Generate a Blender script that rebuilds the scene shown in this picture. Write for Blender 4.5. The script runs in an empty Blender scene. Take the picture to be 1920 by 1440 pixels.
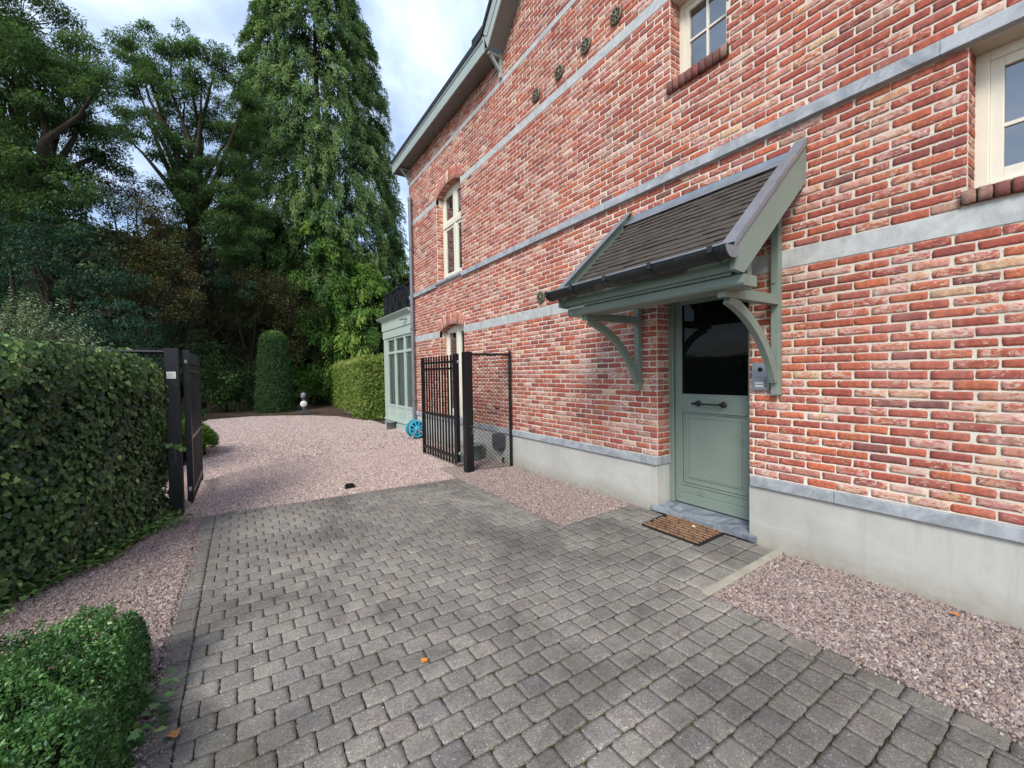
import bpy, math, random
import numpy as np
from mathutils import Vector, Matrix
rad = math.radians
RNG = np.random.RandomState(11)
random.seed(5)
SC = bpy.context.scene
COL = SC.collection

# ------------------------------------------------------------------ materials
def nt(name):
    m = bpy.data.materials.new(name); m.use_nodes = True
    t = m.node_tree; t.nodes.clear()
    o = t.nodes.new('ShaderNodeOutputMaterial')
    return m, t, o
class N:
    """small helper round a node tree"""
    def __init__(s, t): s.t = t
    def n(s, typ, **kw):
        x = s.t.nodes.new('ShaderNode' + typ)
        for k, v in kw.items(): setattr(x, k, v)
        return x
    def l(s, a, b): s.t.links.new(a, b)
    def coord(s, out='Object', scale=None):
        c = s.n('TexCoord').outputs[out]
        if scale is not None:
            mp = s.n('Mapping'); mp.inputs['Scale'].default_value = scale
            s.l(c, mp.inputs['Vector']); c = mp.outputs[0]
        return c
    def noise(s, vec, scale, detail=4, rough=.55, dist=0):
        x = s.n('TexNoise'); x.inputs['Scale'].default_value = scale
        x.inputs['Detail'].default_value = detail; x.inputs['Roughness'].default_value = rough
        x.inputs['Distortion'].default_value = dist
        s.l(vec, x.inputs['Vector']); return x.outputs['Fac']
    def ramp(s, fac, stops, interp='LINEAR'):
        r = s.n('ValToRGB'); r.color_ramp.interpolation = interp
        e = r.color_ramp.elements
        while len(e) < len(stops): e.new(.5)
        for i, (p, c) in enumerate(stops):
            e[i].position = p
            e[i].color = (c, c, c, 1) if not hasattr(c, '__len__') else (*c[:3], 1)
        s.l(fac, r.inputs[0]); return r.outputs[0]
    def mix(s, fac, a, b, mode='MIX'):
        x = s.n('MixRGB', blend_type=mode)
        for sock, v in ((x.inputs[0], fac), (x.inputs[1], a), (x.inputs[2], b)):
            if hasattr(v, 'links') or hasattr(v, 'is_linked'): s.l(v, sock)
            elif hasattr(v, '__len__'): sock.default_value = (*v[:3], 1)
            else: sock.default_value = v
        return x.outputs[0]
    def bump(s, h, strength=.5, dist=.01, normal=None):
        b = s.n('Bump'); b.inputs['Strength'].default_value = strength
        b.inputs['Distance'].default_value = dist; s.l(h, b.inputs['Height'])
        if normal is not None: s.l(normal, b.inputs['Normal'])
        return b.outputs[0]
    def bsdf(s, col, rough=.8, normal=None, metal=0, spec=.4):
        p = s.n('BsdfPrincipled')
        for sock, v in ((p.inputs['Base Color'], col), (p.inputs['Roughness'], rough)):
            if hasattr(v, 'is_linked'): s.l(v, sock)
            elif hasattr(v, '__len__'): sock.default_value = (*v[:3], 1)
            else: sock.default_value = v
        p.inputs['Metallic'].default_value = metal
        p.inputs['Specular IOR Level'].default_value = spec
        if normal is not None: s.l(normal, p.inputs['Normal'])
        return p.outputs[0]
def sr(r, g, b):
    f = lambda c: (c/255/12.92) if c/255 <= .04045 else ((c/255+.055)/1.055)**2.4
    return (f(r), f(g), f(b))

def mat_simple(name, col, rough=.6, var=.12, scale=6, bump=.15, bscale=60, metal=0, spec=.4, dirt=None, bdist=.003):
    m, t, o = nt(name); q = N(t); c = q.coord()
    a = q.noise(c, scale, 5)
    lo = tuple(x*(1-var) for x in col); hi = tuple(min(1, x*(1+var)) for x in col)
    k = q.ramp(a, [(.3, lo), (.7, hi)])
    if dirt:
        d = q.ramp(q.noise(c, dirt[1], 6, .65), [(dirt[2], 0), (dirt[3], 1)])
        k = q.mix(d, k, dirt[0])
    r = q.ramp(q.noise(c, scale*3, 3), [(.3, max(0, rough-.08)), (.7, min(1, rough+.08))])
    nm = q.bump(q.noise(c, bscale, 4), bump, bdist)
    q.l(q.bsdf(k, r, nm, metal, spec), o.inputs[0]); return m

def mat_brick():
    m, t, o = nt('brick'); q = N(t); c = q.coord()
    a = q.n('Attribute'); a.attribute_name = 'bcol'
    col = a.outputs['Color']
    mot = q.ramp(q.noise(c, 38, 6, .65), [(.30, .55), (.5, .95), (.66, 1.3)])
    mm = q.n('MixRGB', blend_type='MULTIPLY'); mm.inputs[0].default_value = 1
    q.l(col, mm.inputs[1]); q.l(mot, mm.inputs[2]); k = mm.outputs[0]
    # dark fire marks
    dk = q.ramp(q.noise(c, 17, 5, .7, .6), [(.6, 0), (.72, .55)])
    k = q.mix(dk, k, sr(92, 52, 52))
    # old limewash, fired patches and spalled faces of the reclaimed bricks
    a2 = q.n('Attribute'); a2.attribute_name = 'blime'
    def patch(scale, off, lo, hi, amt, col):
        nz = q.noise(q.coord('Object', (1, .62, 1.25)), scale, 7, .66, off)
        ad = q.n('Math', operation='ADD'); q.l(nz, ad.inputs[0]); q.l(a2.outputs['Fac'], ad.inputs[1])
        return q.mix(q.ramp(ad.outputs[0], [(lo, 0), (hi, amt)]), k, col)
    k = patch(15, .9, .52, .60, .75, q.ramp(q.noise(c, 8, 3), [(.4, sr(196, 112, 62)), (.6, sr(160, 72, 62))]))
    k = patch(24, 1.4, .54, .61, .8, q.ramp(q.noise(c, 7, 3), [(.38, sr(196, 132, 128)), (.5, sr(210, 166, 154)), (.62, sr(214, 182, 138))]))
    k = patch(40, .6, .58, .63, .8, q.ramp(q.noise(c, 11, 3), [(.4, sr(222, 206, 186)), (.6, sr(210, 172, 160))]))
    k = q.mix(1, k, q.ramp(q.noise(c, .55, 5, .6), [(.35, .86), (.6, 1.06)]), 'MULTIPLY')
    k = q.mix(q.ramp(q.noise(q.coord('Object', (1, 1.2, .35)), 1.4, 6, .7), [(.55, 0), (.75, .3)]), k, sr(206, 170, 158))
    k = q.mix(.16, k, sr(196, 150, 138))
    h = q.mix(.5, q.noise(c, 55, 6, .6), q.noise(c, 190, 3, .6))
    nm = q.bump(h, .8, .008)
    q.l(q.bsdf(k, .9, nm, 0, .2), o.inputs[0]); return m

def mat_mortar():
    m, t, o = nt('mortar'); q = N(t); c = q.coord()
    k = q.ramp(q.noise(c, 3.2, 6, .6), [(.3, sr(216, 204, 184)), (.55, sr(230, 221, 204)), (.75, sr(220, 206, 184))])
    g = q.ramp(q.noise(c, 160, 3, .7), [(.3, .8), (.6, 1.05)])
    k = q.mix(1, k, g, 'MULTIPLY')
    k = q.mix(1, k, q.ramp(q.noise(c, .6, 5, .6), [(.35, .84), (.6, 1.04)]), 'MULTIPLY')
    k = q.mix(q.ramp(q.noise(c, 27, 5, .7), [(.62, 0), (.72, .6)]), k, sr(188, 148, 134))
    k = q.mix(q.ramp(q.noise(c, 5, 3, .5), [(.74, 0), (.76, .9)]), k, sr(60, 50, 46))
    nm = q.bump(q.mix(.5, q.noise(c, 90, 5, .65), q.noise(c, 30, 4)), .8, .008)
    q.l(q.bsdf(k, .95, nm, 0, .15), o.inputs[0]); return m

def mat_stucco():
    m, t, o = nt('plinth_render'); q = N(t); c = q.coord()
    k = q.ramp(q.noise(c, 1.6, 8, .62, .4), [(.3, sr(172, 171, 164)), (.47, sr(184, 183, 175)), (.62, sr(193, 192, 184)), (.78, sr(178, 175, 165))])
    s2 = q.ramp(q.noise(q.coord('Object', (1, .5, 3)), 2.6, 6, .7, .8), [(.55, 0), (.72, .4)])
    k = q.mix(s2, k, sr(206, 205, 198))
    k = q.mix(q.ramp(q.noise(c, 34, 5, .75), [(.6, 0), (.75, .3)]), k, sr(150, 148, 140))
    vc = q.n('TexVoronoi'); vc.feature = 'DISTANCE_TO_EDGE'; vc.inputs['Scale'].default_value = .9
    wp = q.n('VectorMath', operation='ADD'); q.l(c, wp.inputs[0]); nn = q.n('TexNoise'); nn.inputs['Scale'].default_value = 4; q.l(c, nn.inputs['Vector']); q.l(nn.outputs['Color'], wp.inputs[1]); q.l(wp.outputs[0], vc.inputs['Vector'])
    k = q.mix(q.ramp(vc.outputs['Distance'], [(0, .12), (.002, 0)]), k, sr(96, 94, 88))
    dr = q.ramp(q.noise(q.coord('Object', (1, 9, .5)), 1.6, 5, .7), [(.55, 0), (.72, .3)])
    k = q.mix(dr, k, sr(146, 144, 134))
    # splash marks at the foot
    sx = q.n('SeparateXYZ'); q.l(c, sx.inputs[0])
    mr = q.n('MapRange'); mr.inputs['From Min'].default_value = .22; mr.inputs['From Max'].default_value = .0
    mr.inputs['To Min'].default_value = 0; mr.inputs['To Max'].default_value = 1.25; q.l(sx.outputs[2], mr.inputs[0])
    ml = q.n('Math', operation='MULTIPLY'); q.l(mr.outputs[0], ml.inputs[0]); q.l(q.noise(c, 14, 5, .7), ml.inputs[1])
    k = q.mix(ml.outputs[0], k, sr(140, 128, 108))
    nm = q.bump(q.mix(.4, q.noise(c, 240, 2), q.noise(c, 20, 5)), .45, .004)
    q.l(q.bsdf(k, .9, nm, 0, .2), o.inputs[0]); return m

def mat_bluestone(name='bluestone', a=(154, 158, 162), b=(180, 184, 187), d=(132, 137, 141)):
    m, t, o = nt(name); q = N(t); c = q.coord()
    k = q.ramp(q.noise(c, 4.5, 8, .68, 1.2), [(.3, sr(*d)), (.45, sr(*a)), (.62, sr(*b)), (.8, sr(*a))])
    k = q.mix(q.ramp(q.noise(q.coord('Object', (.5, 3, 1)), 9, 5, .7, .5), [(.56, 0), (.7, .35)]), k, sr(206, 208, 208))
    nm = q.bump(q.noise(c, 120, 5, .6), .35, .003)
    q.l(q.bsdf(k, q.ramp(q.noise(c, 6), [(.3, .45), (.7, .75)]), nm, 0, .35), o.inputs[0]); return m

def mat_paver():
    m, t, o = nt('paver'); q = N(t); c = q.coord()
    a = q.n('Attribute'); a.attribute_name = 'bcol'
    k = a.outputs['Color']
    # aggregate grain
    g = q.ramp(q.noise(c, 210, 4, .8), [(.30, .42), (.5, 1.0), (.68, 1.7)])
    g = q.mix(1, g, q.ramp(q.noise(c, 62, 5, .75), [(.34, .72), (.5, 1.0), (.66, 1.22)]), 'MULTIPLY')
    k = q.mix(1, k, g, 'MULTIPLY')
    v = q.n('TexVoronoi'); v.inputs['Scale'].default_value = 150; q.l(c, v.inputs['Vector'])
    rr = q.n('SeparateXYZ'); q.l(v.outputs['Color'], rr.inputs[0])
    gt = q.n('Math', operation='GREATER_THAN'); gt.inputs[1].default_value = .955; q.l(rr.outputs[0], gt.inputs[0])
    lt = q.n('Math', operation='LESS_THAN'); lt.inputs[1].default_value = .42; q.l(v.outputs['Distance'], lt.inputs[0])
    ml = q.n('Math', operation='MULTIPLY'); q.l(gt.outputs[0], ml.inputs[0]); q.l(lt.outputs[0], ml.inputs[1])
    k = q.mix(ml.outputs[0], k, sr(205, 200, 192))
    # large worn / damp patches with their own shape
    st = q.ramp(q.noise(c, 1.1, 6, .62, .7), [(.40, 1.08), (.62, .60)])
    k = q.mix(1, k, st, 'MULTIPLY')
    st2 = q.ramp(q.noise(c, 7, 6, .7, .5), [(.3, .8), (.6, 1.08)])
    k = q.mix(1, k, st2, 'MULTIPLY')
    gr = q.ramp(q.noise(c, 2.3, 7, .7), [(.6, 0), (.78, .35)])
    k = q.mix(gr, k, sr(96, 98, 66))
    # pale lichen flecks
    lf = q.ramp(q.noise(c, 21, 3, .5, .4), [(.735, 0), (.76, .55)])
    k = q.mix(lf, k, sr(172, 170, 160))
    nm = q.bump(q.mix(.5, q.noise(c, 330, 3, .7), q.noise(c, 60, 5, .6)), .75, .004)
    q.l(q.bsdf(k, .86, nm, 0, .3), o.inputs[0]); return m

def mat_joint():
    m, t, o = nt('joint_sand'); q = N(t); c = q.coord()
    k = q.ramp(q.noise(c, 60, 5, .7), [(.3, sr(46, 42, 36)), (.7, sr(84, 78, 66))])
    ms = q.ramp(q.noise(c, 3.5, 6, .7), [(.50, 0), (.62, .85)])
    k = q.mix(ms, k, q.ramp(q.noise(c, 90, 3), [(.3, sr(52, 62, 22)), (.7, sr(98, 110, 40))]))
    q.l(q.bsdf(k, .95, q.bump(q.noise(c, 200, 4), .8, .01), 0, .1), o.inputs[0]); return m

def mat_gravel_ground():
    m, t, o = nt('gravel_bed'); q = N(t); c = q.coord()
    v = q.n('TexVoronoi'); v.inputs['Scale'].default_value = 85; q.l(c, v.inputs['Vector'])
    sx = q.n('SeparateXYZ'); q.l(v.outputs['Color'], sx.inputs[0])
    k = q.ramp(sx.outputs[0], [(0, sr(112, 92, 92)), (.3, sr(160, 134, 134)), (.6, sr(186, 164, 162)), (.85, sr(150, 118, 108)), (1, sr(215, 200, 195))])
    k = q.mix(q.ramp(v.outputs['Distance'], [(.25, 0), (.6, .75)]), k, sr(70, 58, 56))
    k = q.mix(q.ramp(q.noise(c, .9, 5), [(.45, 0), (.7, .3)]), k, sr(150, 128, 120))
    nm = q.bump(v.outputs['Distance'], 1, .02); nm.node.invert = True
    q.l(q.bsdf(k, .9, nm, 0, .2), o.inputs[0]); return m

def mat_pebble(f=1.0):
    m, t, o = nt('pebble'); q = N(t)
    oi = q.n('ObjectInfo')
    k = q.ramp(oi.outputs['Random'], [(0, sr(112, 96, 96)), (.12, sr(164, 146, 142)), (.26, sr(198, 180, 174)), (.4, sr(138, 118, 116)),
        (.52, sr(216, 202, 192)), (.64, sr(180, 156, 144)), (.76, sr(208, 192, 186)), (.85, sr(126, 110, 108)), (.92, sr(236, 230, 222)), (.98, sr(208, 186, 156))])
    k = q.mix(1, k, (f, f*.96, f*.94), 'MULTIPLY')
    q.l(q.bsdf(k, .6, None, 0, .45), o.inputs[0]); return m

def mat_soil():
    m, t, o = nt('soil'); q = N(t); c = q.coord()
    k = q.ramp(q.noise(c, 2.5, 9, .7), [(.3, sr(62, 50, 42)), (.55, sr(98, 82, 70)), (.75, sr(120, 102, 90))])
    k = q.mix(q.ramp(q.noise(c, 46, 4, .7), [(.6, 0), (.7, .7)]), k, sr(150, 128, 112))
    k = q.mix(q.ramp(q.noise(c, .7, 5, .6), [(.5, 0), (.65, .6)]), k, sr(52, 56, 32))
    q.l(q.bsdf(k, .95, q.bump(q.noise(c, 60, 6, .7), 1, .03), 0, .1), o.inputs[0]); return m

def mat_leaf(name, stops, rough=.45, trans=.25, spec=.35, vein=False):
    m, t, o = nt(name); q = N(t)
    a = q.n('Attribute'); a.attribute_name = 'lv'
    k = q.ramp(a.outputs['Fac'], [(p, sr(*c)) for p, c in stops])
    b = q.bsdf(k, rough, None, 0, spec)
    tr = q.n('BsdfTranslucent'); kk = q.mix(1, k, (1.1, 1.25, .5), 'MULTIPLY'); q.l(kk, tr.inputs[0])
    mx = q.n('MixShader'); mx.inputs[0].default_value = trans
    q.l(b, mx.inputs[1]); q.l(tr.outputs[0], mx.inputs[2]); q.l(mx.outputs[0], o.inputs[0]); return m

def mat_bark(name, c1, c2):
    m, t, o = nt(name); q = N(t); c = q.coord('Object', (3, 3, .6))
    k = q.ramp(q.noise(c, 8, 6, .7), [(.3, sr(*c1)), (.7, sr(*c2))])
    q.l(q.bsdf(k, .9, q.bump(q.noise(c, 14, 5), .9, .03), 0, .1), o.inputs[0]); return m

def mat_glass_dark(name, col, rough=.02, ior=1.5):
    m, t, o = nt(name); q = N(t)
    wob = q.bump(q.noise(q.coord(), 1.3, 2), .06, .02)
    s = q.bsdf(col, rough, wob, 0, .5)
    p = s.node; p.inputs['IOR'].default_value = ior
    q.l(s, o.inputs[0]); return m

def mat_glass_clear():
    m, t, o = nt('window_glass'); q = N(t)
    tr = q.n('BsdfTransparent'); tr.inputs[0].default_value = (.86, .92, .9, 1)
    gl = q.n('BsdfGlossy'); gl.inputs['Roughness'].default_value = .02
    fr = q.n('Fresnel'); fr.inputs[0].default_value = 1.6
    ad = q.n('Math', operation='MULTIPLY_ADD'); ad.inputs[1].default_value = 1.; ad.inputs[2].default_value = .06
    q.l(fr.outputs[0], ad.inputs[0])
    mx = q.n('MixShader'); q.l(ad.outputs[0], mx.inputs[0]); q.l(tr.outputs[0], mx.inputs[1]); q.l(gl.outputs[0], mx.inputs[2])
    q.l(mx.outputs[0], o.inputs[0]); return m

M = {}
M['brick'] = mat_brick(); M['mortar'] = mat_mortar(); M['stucco'] = mat_stucco()
M['blue'] = mat_bluestone()
M['sillstone'] = mat_bluestone('doorstep_stone', (112, 120, 128), (150, 158, 166), (78, 86, 95))
M['band'] = mat_bluestone('pale_band', (178, 180, 178), (198, 199, 195), (160, 162, 160))
M['green'] = mat_simple('sage_paint', sr(126, 140, 129), .45, .06, 2.2, .12, 90, spec=.4, dirt=(sr(102, 110, 98), 6, .58, .8))
M['palegreen'] = mat_simple('pale_green_paint', sr(176, 190, 178), .45, .04, 3, .06, 140)
M['fascia'] = mat_simple('fascia_paint', sr(160, 172, 166), .45, .04, 3, .06, 140)
M['soffit'] = mat_simple('soffit_paint', sr(126, 128, 122), .6, .05, 3, .1, 80)
M['cream'] = mat_simple('cream_paint', sr(226, 221, 202), .4, .04, 3, .08, 120, dirt=(sr(182, 176, 150), 5, .62, .8))
M['zinc'] = mat_simple('zinc', sr(150, 158, 165), .42, .14, 7, .1, 60, metal=.55, dirt=(sr(184, 176, 154), 3.4, .58, .72))
M['zinc_dark'] = mat_simple('dark_zinc', sr(52, 54, 55), .42, .2, 5, .08, 60, metal=.35, dirt=(sr(98, 100, 98), 6, .6, .75))
M['pipe'] = mat_simple('grey_pipe', sr(122, 124, 128), .45, .1, 5, .06, 60, metal=.3)
M['black'] = mat_simple('black_powder_coat', sr(16, 17, 20), .38, .15, 4, .06, 200, spec=.5, dirt=(sr(40, 40, 42), 14, .68, .8))
M['rubber'] = mat_simple('black_rubber', sr(30, 28, 27), .8, .2, 20, .3, 90)
M['tile'] = mat_simple('clay_tile', sr(78, 72, 66), .8, .25, 9, .5, 90, spec=.25, dirt=(sr(120, 116, 100), 24, .64, .74), bdist=.004)
M['slate'] = mat_simple('slate', sr(30, 30, 34), .6, .2, 9, .3, 60)
M['concrete'] = mat_simple('concrete_edging', sr(168, 163, 146), .9, .12, 8, .5, 150, dirt=(sr(120, 116, 98), 12, .58, .75))
M['iron'] = mat_simple('cast_iron', sr(112, 108, 90), .6, .3, 20, .4, 90, metal=.3, dirt=(sr(140, 136, 110), 30, .5, .7))
M['dglass'] = mat_glass_dark('door_glass', (.004, .005, .005), .03, 1.26)
M['wglass'] = mat_glass_dark('house_window_glass', (.012, .016, .022), .02, 2.9)
M['cglass'] = mat_glass_clear()
M['curtain'] = mat_simple('curtain', sr(222, 226, 216), .9, .1, 4, .2, 30)
M['steel'] = mat_simple('brushed_steel', sr(165, 168, 172), .35, .06, 10, .05, 200, metal=.6)
M['plate'] = mat_simple('grey_name_plate', sr(150, 152, 156), .4, .06, 10, .05, 200, metal=.3)
M['white'] = mat_simple('white_plastic', sr(214, 214, 210), .5, .04)
M['ink'] = mat_simple('grey_print', sr(120, 122, 124), .6, .05)
M['mat_bar'] = mat_simple('coir_bar', sr(138, 106, 80), .9, .3, 8, .8, 160, dirt=(sr(110, 78, 62), 7, .5, .7))
M['blue_plastic'] = mat_simple('turquoise_plastic', sr(64, 168, 196), .4, .06)
M['hose'] = mat_simple('teal_hose', sr(70, 118, 122), .5, .2, 20)
M['orange'] = mat_simple('terracotta_plastic', sr(150, 84, 66), .5, .1)
M['dark_plastic'] = mat_simple('dark_grey_plastic', sr(74, 76, 80), .5, .1)
M['bucket'] = mat_simple('grey_green_plastic', sr(120, 132, 128), .5, .1)
M['wood'] = mat_simple('old_wood', sr(108, 98, 86), .9, .3, 12, .7, 60)
M['paver'] = mat_paver(); M['joint'] = mat_joint(); M['gbed'] = mat_gravel_ground(); M['pebble'] = mat_pebble(); M['pebble_dark'] = mat_pebble(.66); M['soil'] = mat_soil()
M['room'] = mat_simple('dark_room', sr(60, 62, 58), .9, .1)

# ------------------------------------------------------------------ object helpers
def tag(o, label=None, cat=None, group=None, kind=None):
    if label: o['label'] = label
    if cat: o['category'] = cat
    if group: o['group'] = group
    if kind: o['kind'] = kind
    return o
def empty(name, loc, label, cat, group=None, kind=None):
    o = bpy.data.objects.new(name, None); COL.objects.link(o); o.location = loc
    o.empty_display_size = .2
    return tag(o, label, cat, group, kind)
def adopt(o, parent):
    if parent is not None:
        o.parent = parent
        if parent.type == 'EMPTY': o.matrix_parent_inverse = Matrix.Translation(parent.location).inverted()
        else:
            o.matrix_parent_inverse = Matrix.Identity(4)
            if parent.parent is not None or True: pass
    return o
def link(name, me, mats, parent=None):
    o = bpy.data.objects.new(name, me); COL.objects.link(o)
    for m in (mats if isinstance(mats, (list, tuple)) else [mats]): me.materials.append(m)
    return adopt(o, parent)
def fast(name, V, F, mats, parent=None, mi=None, cols=None, floats=None, smooth=False):
    """V (n,3) float, F (m,k) int : all faces k-gons"""
    V = np.asarray(V, np.float32); F = np.asarray(F, np.int32)
    me = bpy.data.meshes.new(name)
    me.vertices.add(len(V)); me.vertices.foreach_set('co', V.ravel())
    m_, k = F.shape
    me.loops.add(m_*k); me.loops.foreach_set('vertex_index', F.ravel())
    me.polygons.add(m_); me.polygons.foreach_set('loop_start', np.arange(0, m_*k, k, dtype=np.int32))
    try: me.polygons.foreach_set('loop_total', np.full(m_, k, dtype=np.int32))
    except Exception: pass
    if mi is not None: me.polygons.foreach_set('material_index', np.asarray(mi, np.int32))
    me.update(calc_edges=True)
    if smooth: me.polygons.foreach_set('use_smooth', np.ones(m_, bool))
    if cols is not None:
        a = me.attributes.new('bcol', 'FLOAT_COLOR', 'POINT')
        c4 = np.ones((len(V), 4), np.float32); c4[:, :3] = cols; a.data.foreach_set('color', c4.ravel())
    for nm, arr in (floats or {}).items():
        a = me.attributes.new(nm, 'FLOAT', 'POINT'); a.data.foreach_set('value', np.asarray(arr, np.float32))
    return link(name, me, mats, parent)

class B:
    def __init__(s): s.v = []; s.f = []; s.m = []; s.sm = []
    def add(s, vs, fs, mi=0, smooth=False):
        o = len(s.v); s.v += [tuple(map(float, v)) for v in vs]
        for f in fs: s.f.append([i+o for i in f]); s.m.append(mi); s.sm.append(smooth)
        return s
    def box(s, x0, y0, z0, x1, y1, z1, mi=0):
        vs = [(x, y, z) for z in (z0, z1) for y in (y0, y1) for x in (x0, x1)]
        return s.add(vs, [(0, 2, 3, 1), (4, 5, 7, 6), (0, 1, 5, 4), (2, 6, 7, 3), (0, 4, 6, 2), (1, 3, 7, 5)], mi)
    def bar(s, p, q, w, h, up=(0, 0, 1), mi=0):
        """box from p to q, width w across, height h along up"""
        p = Vector(p); q = Vector(q); d = (q-p).normalized(); u = Vector(up)
        sd = d.cross(u).normalized(); u = sd.cross(d).normalized()
        vs = []
        for c in (p, q):
            for a, b in ((-1, -1), (1, -1), (1, 1), (-1, 1)): vs.append(c+sd*a*w/2+u*b*h/2)
        return s.add(vs, [(0, 1, 2, 3), (7, 6, 5, 4), (0, 4, 5, 1), (1, 5, 6, 2), (2, 6, 7, 3), (3, 7, 4, 0)], mi)
    def tube(s, pts, rs, n=10, mi=0, cap=True, smooth=True):
        pts = [Vector(p) for p in pts]
        if not hasattr(rs, '__len__'): rs = [rs]*len(pts)
        vs = []; prev = None
        for i, p in enumerate(pts):
            d = (pts[min(i+1, len(pts)-1)]-pts[max(i-1, 0)]).normalized()
            if prev is None:
                a = Vector((0, 0, 1)) if abs(d.z) < .9 else Vector((1, 0, 0)); u = d.cross(a).normalized()
            else: u = (prev-d*prev.dot(d)).normalized()
            prev = u; w = d.cross(u)
            for k in range(n):
                t = 2*math.pi*k/n; vs.append(p+(u*math.cos(t)+w*math.sin(t))*rs[i])
        fs = [(i*n+k, i*n+(k+1) % n, (i+1)*n+(k+1) % n, (i+1)*n+k) for i in range(len(pts)-1) for k in range(n)]
        s.add(vs, fs, mi, smooth)
        if cap:
            s.add(vs[:n], [list(range(n))[::-1]], mi); s.add(vs[-n:], [list(range(n))], mi)
        return s
    def lathe(s, c, prof, n=24, mi=0, axis='z', smooth=True):
        """prof list of (r, h) ; revolve about axis through c"""
        vs = []
        for r, h in prof:
            for k in range(n):
                t = 2*math.pi*k/n; a, b = r*math.cos(t), r*math.sin(t)
                vs.append({'z': (c[0]+a, c[1]+b, c[2]+h), 'x': (c[0]+h, c[1]+a, c[2]+b), 'y': (c[0]+a, c[1]+h, c[2]+b)}[axis])
        fs = [(i*n+k, i*n+(k+1) % n, (i+1)*n+(k+1) % n, (i+1)*n+k) for i in range(len(prof)-1) for k in range(n)]
        if axis == 'y': fs = [f[::-1] for f in fs]
        return s.add(vs, fs, mi, smooth)
    def prism(s, poly, axis, a, b, mi=0, smooth=False):
        """poly 2D points; axis 'y': points are (x,z); 'x': (y,z); 'z': (x,y)"""
        def P(p, t): return {'y': (p[0], t, p[1]), 'x': (t, p[0], p[1]), 'z': (p[0], p[1], t)}[axis]
        n = len(poly); vs = [P(p, a) for p in poly]+[P(p, b) for p in poly]
        s.add(vs, [(k, (k+1) % n, n+(k+1) % n, n+k) for k in range(n)], mi, smooth)
        return s.add(vs, [list(range(n))[::-1], list(range(n, 2*n))], mi)
    def build(s, name, mats, parent=None, bevel=0, seg=2, fix=True):
        me = bpy.data.meshes.new(name); me.from_pydata(s.v, [], s.f); me.update()
        me.polygons.foreach_set('material_index', s.m); me.polygons.foreach_set('use_smooth', s.sm)
        import bmesh
        bm = bmesh.new(); bm.from_mesh(me); fix and bmesh.ops.recalc_face_normals(bm, faces=bm.faces); bm.to_mesh(me); bm.free()
        o = link(name, me, mats, parent)
        if bevel:
            b = o.modifiers.new('bevel', 'BEVEL'); b.width = bevel; b.segments = seg; b.limit_method = 'ANGLE'; b.angle_limit = rad(40)
        return o

# ------------------------------------------------------------------ blocks (bricks, pavers) : many worn blocks in one mesh
def blocks(C4, NRM, cols, lime, proud, inplane, pull, skirt, gx=5, gy=3, bulge=0., jn=.0012, flare=.0025):
    """C4 (n,4,3) corners of each block face (u0v0,u1v0,u1v1,u0v1), NRM (n,3)"""
    C4 = np.asarray(C4, float); NRM = np.asarray(NRM, float); n = len(C4)
    us = np.linspace(0, 1, gx); vs = np.linspace(0, 1, gy)
    U, Vv = np.meshgrid(us, vs); U = U.ravel(); Vv = Vv.ravel()
    P = (C4[:, None, 0]*((1-U)*(1-Vv))[None, :, None]+C4[:, None, 1]*(U*(1-Vv))[None, :, None]
         + C4[:, None, 2]*(U*Vv)[None, :, None]+C4[:, None, 3]*((1-U)*Vv)[None, :, None])
    e1 = C4[:, 1]-C4[:, 0]; e1 /= np.linalg.norm(e1, axis=1)[:, None]
    e2 = C4[:, 3]-C4[:, 0]; e2 /= np.linalg.norm(e2, axis=1)[:, None]
    k = gx*gy
    P += e1[:, None]*RNG.normal(0, inplane, (n, k, 1))+e2[:, None]*RNG.normal(0, inplane, (n, k, 1))
    cor = ((U == 0) | (U == 1)) & ((Vv == 0) | (Vv == 1))
    cen = C4.mean(1)[:, None]
    dirc = cen-P; dirc /= np.linalg.norm(dirc, axis=2)[:, :, None]+1e-9
    P += dirc*(cor[None, :, None]*np.abs(RNG.normal(pull, pull*.6, (n, k, 1))))
    edge = ((U == 0) | (U == 1) | (Vv == 0) | (Vv == 1)).astype(float)
    h = proud[:, None]+RNG.normal(0, jn, (n, k))-edge[None]*(bulge)
    P += NRM[:, None]*h[:, :, None]
    idx = lambda i, j: j*gx+i
    ring = [idx(i, 0) for i in range(gx)]+[idx(gx-1, j) for j in range(1, gy)]+[idx(i, gy-1) for i in range(gx-2, -1, -1)]+[idx(0, j) for j in range(gy-2, 0, -1)]
    R = P[:, ring]; rd = R-cen; rd /= np.linalg.norm(rd, axis=2)[:, :, None]
    S = R+rd*flare-NRM[:, None]*skirt
    V = np.concatenate([P, S], 1); kk = k+len(ring)
    F = [(idx(i, j), idx(i+1, j), idx(i+1, j+1), idx(i, j+1)) for j in range(gy-1) for i in range(gx-1)]
    L = len(ring)
    F += [(ring[a], k+a, k+(a+1) % L, ring[(a+1) % L]) for a in range(L)]
    F = np.array(F)
    # orientation
    nrm = np.cross(e1, e2); flip = (nrm*NRM).sum(1) < 0
    FF = F[None]+(np.arange(n)*kk)[:, None, None]
    FF[flip] = FF[flip][:, :, ::-1]
    cc = np.repeat(cols, kk, 0); ll = np.repeat(lime, kk)
    return V.reshape(-1, 3), FF.reshape(-1, 4), cc, ll

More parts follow.
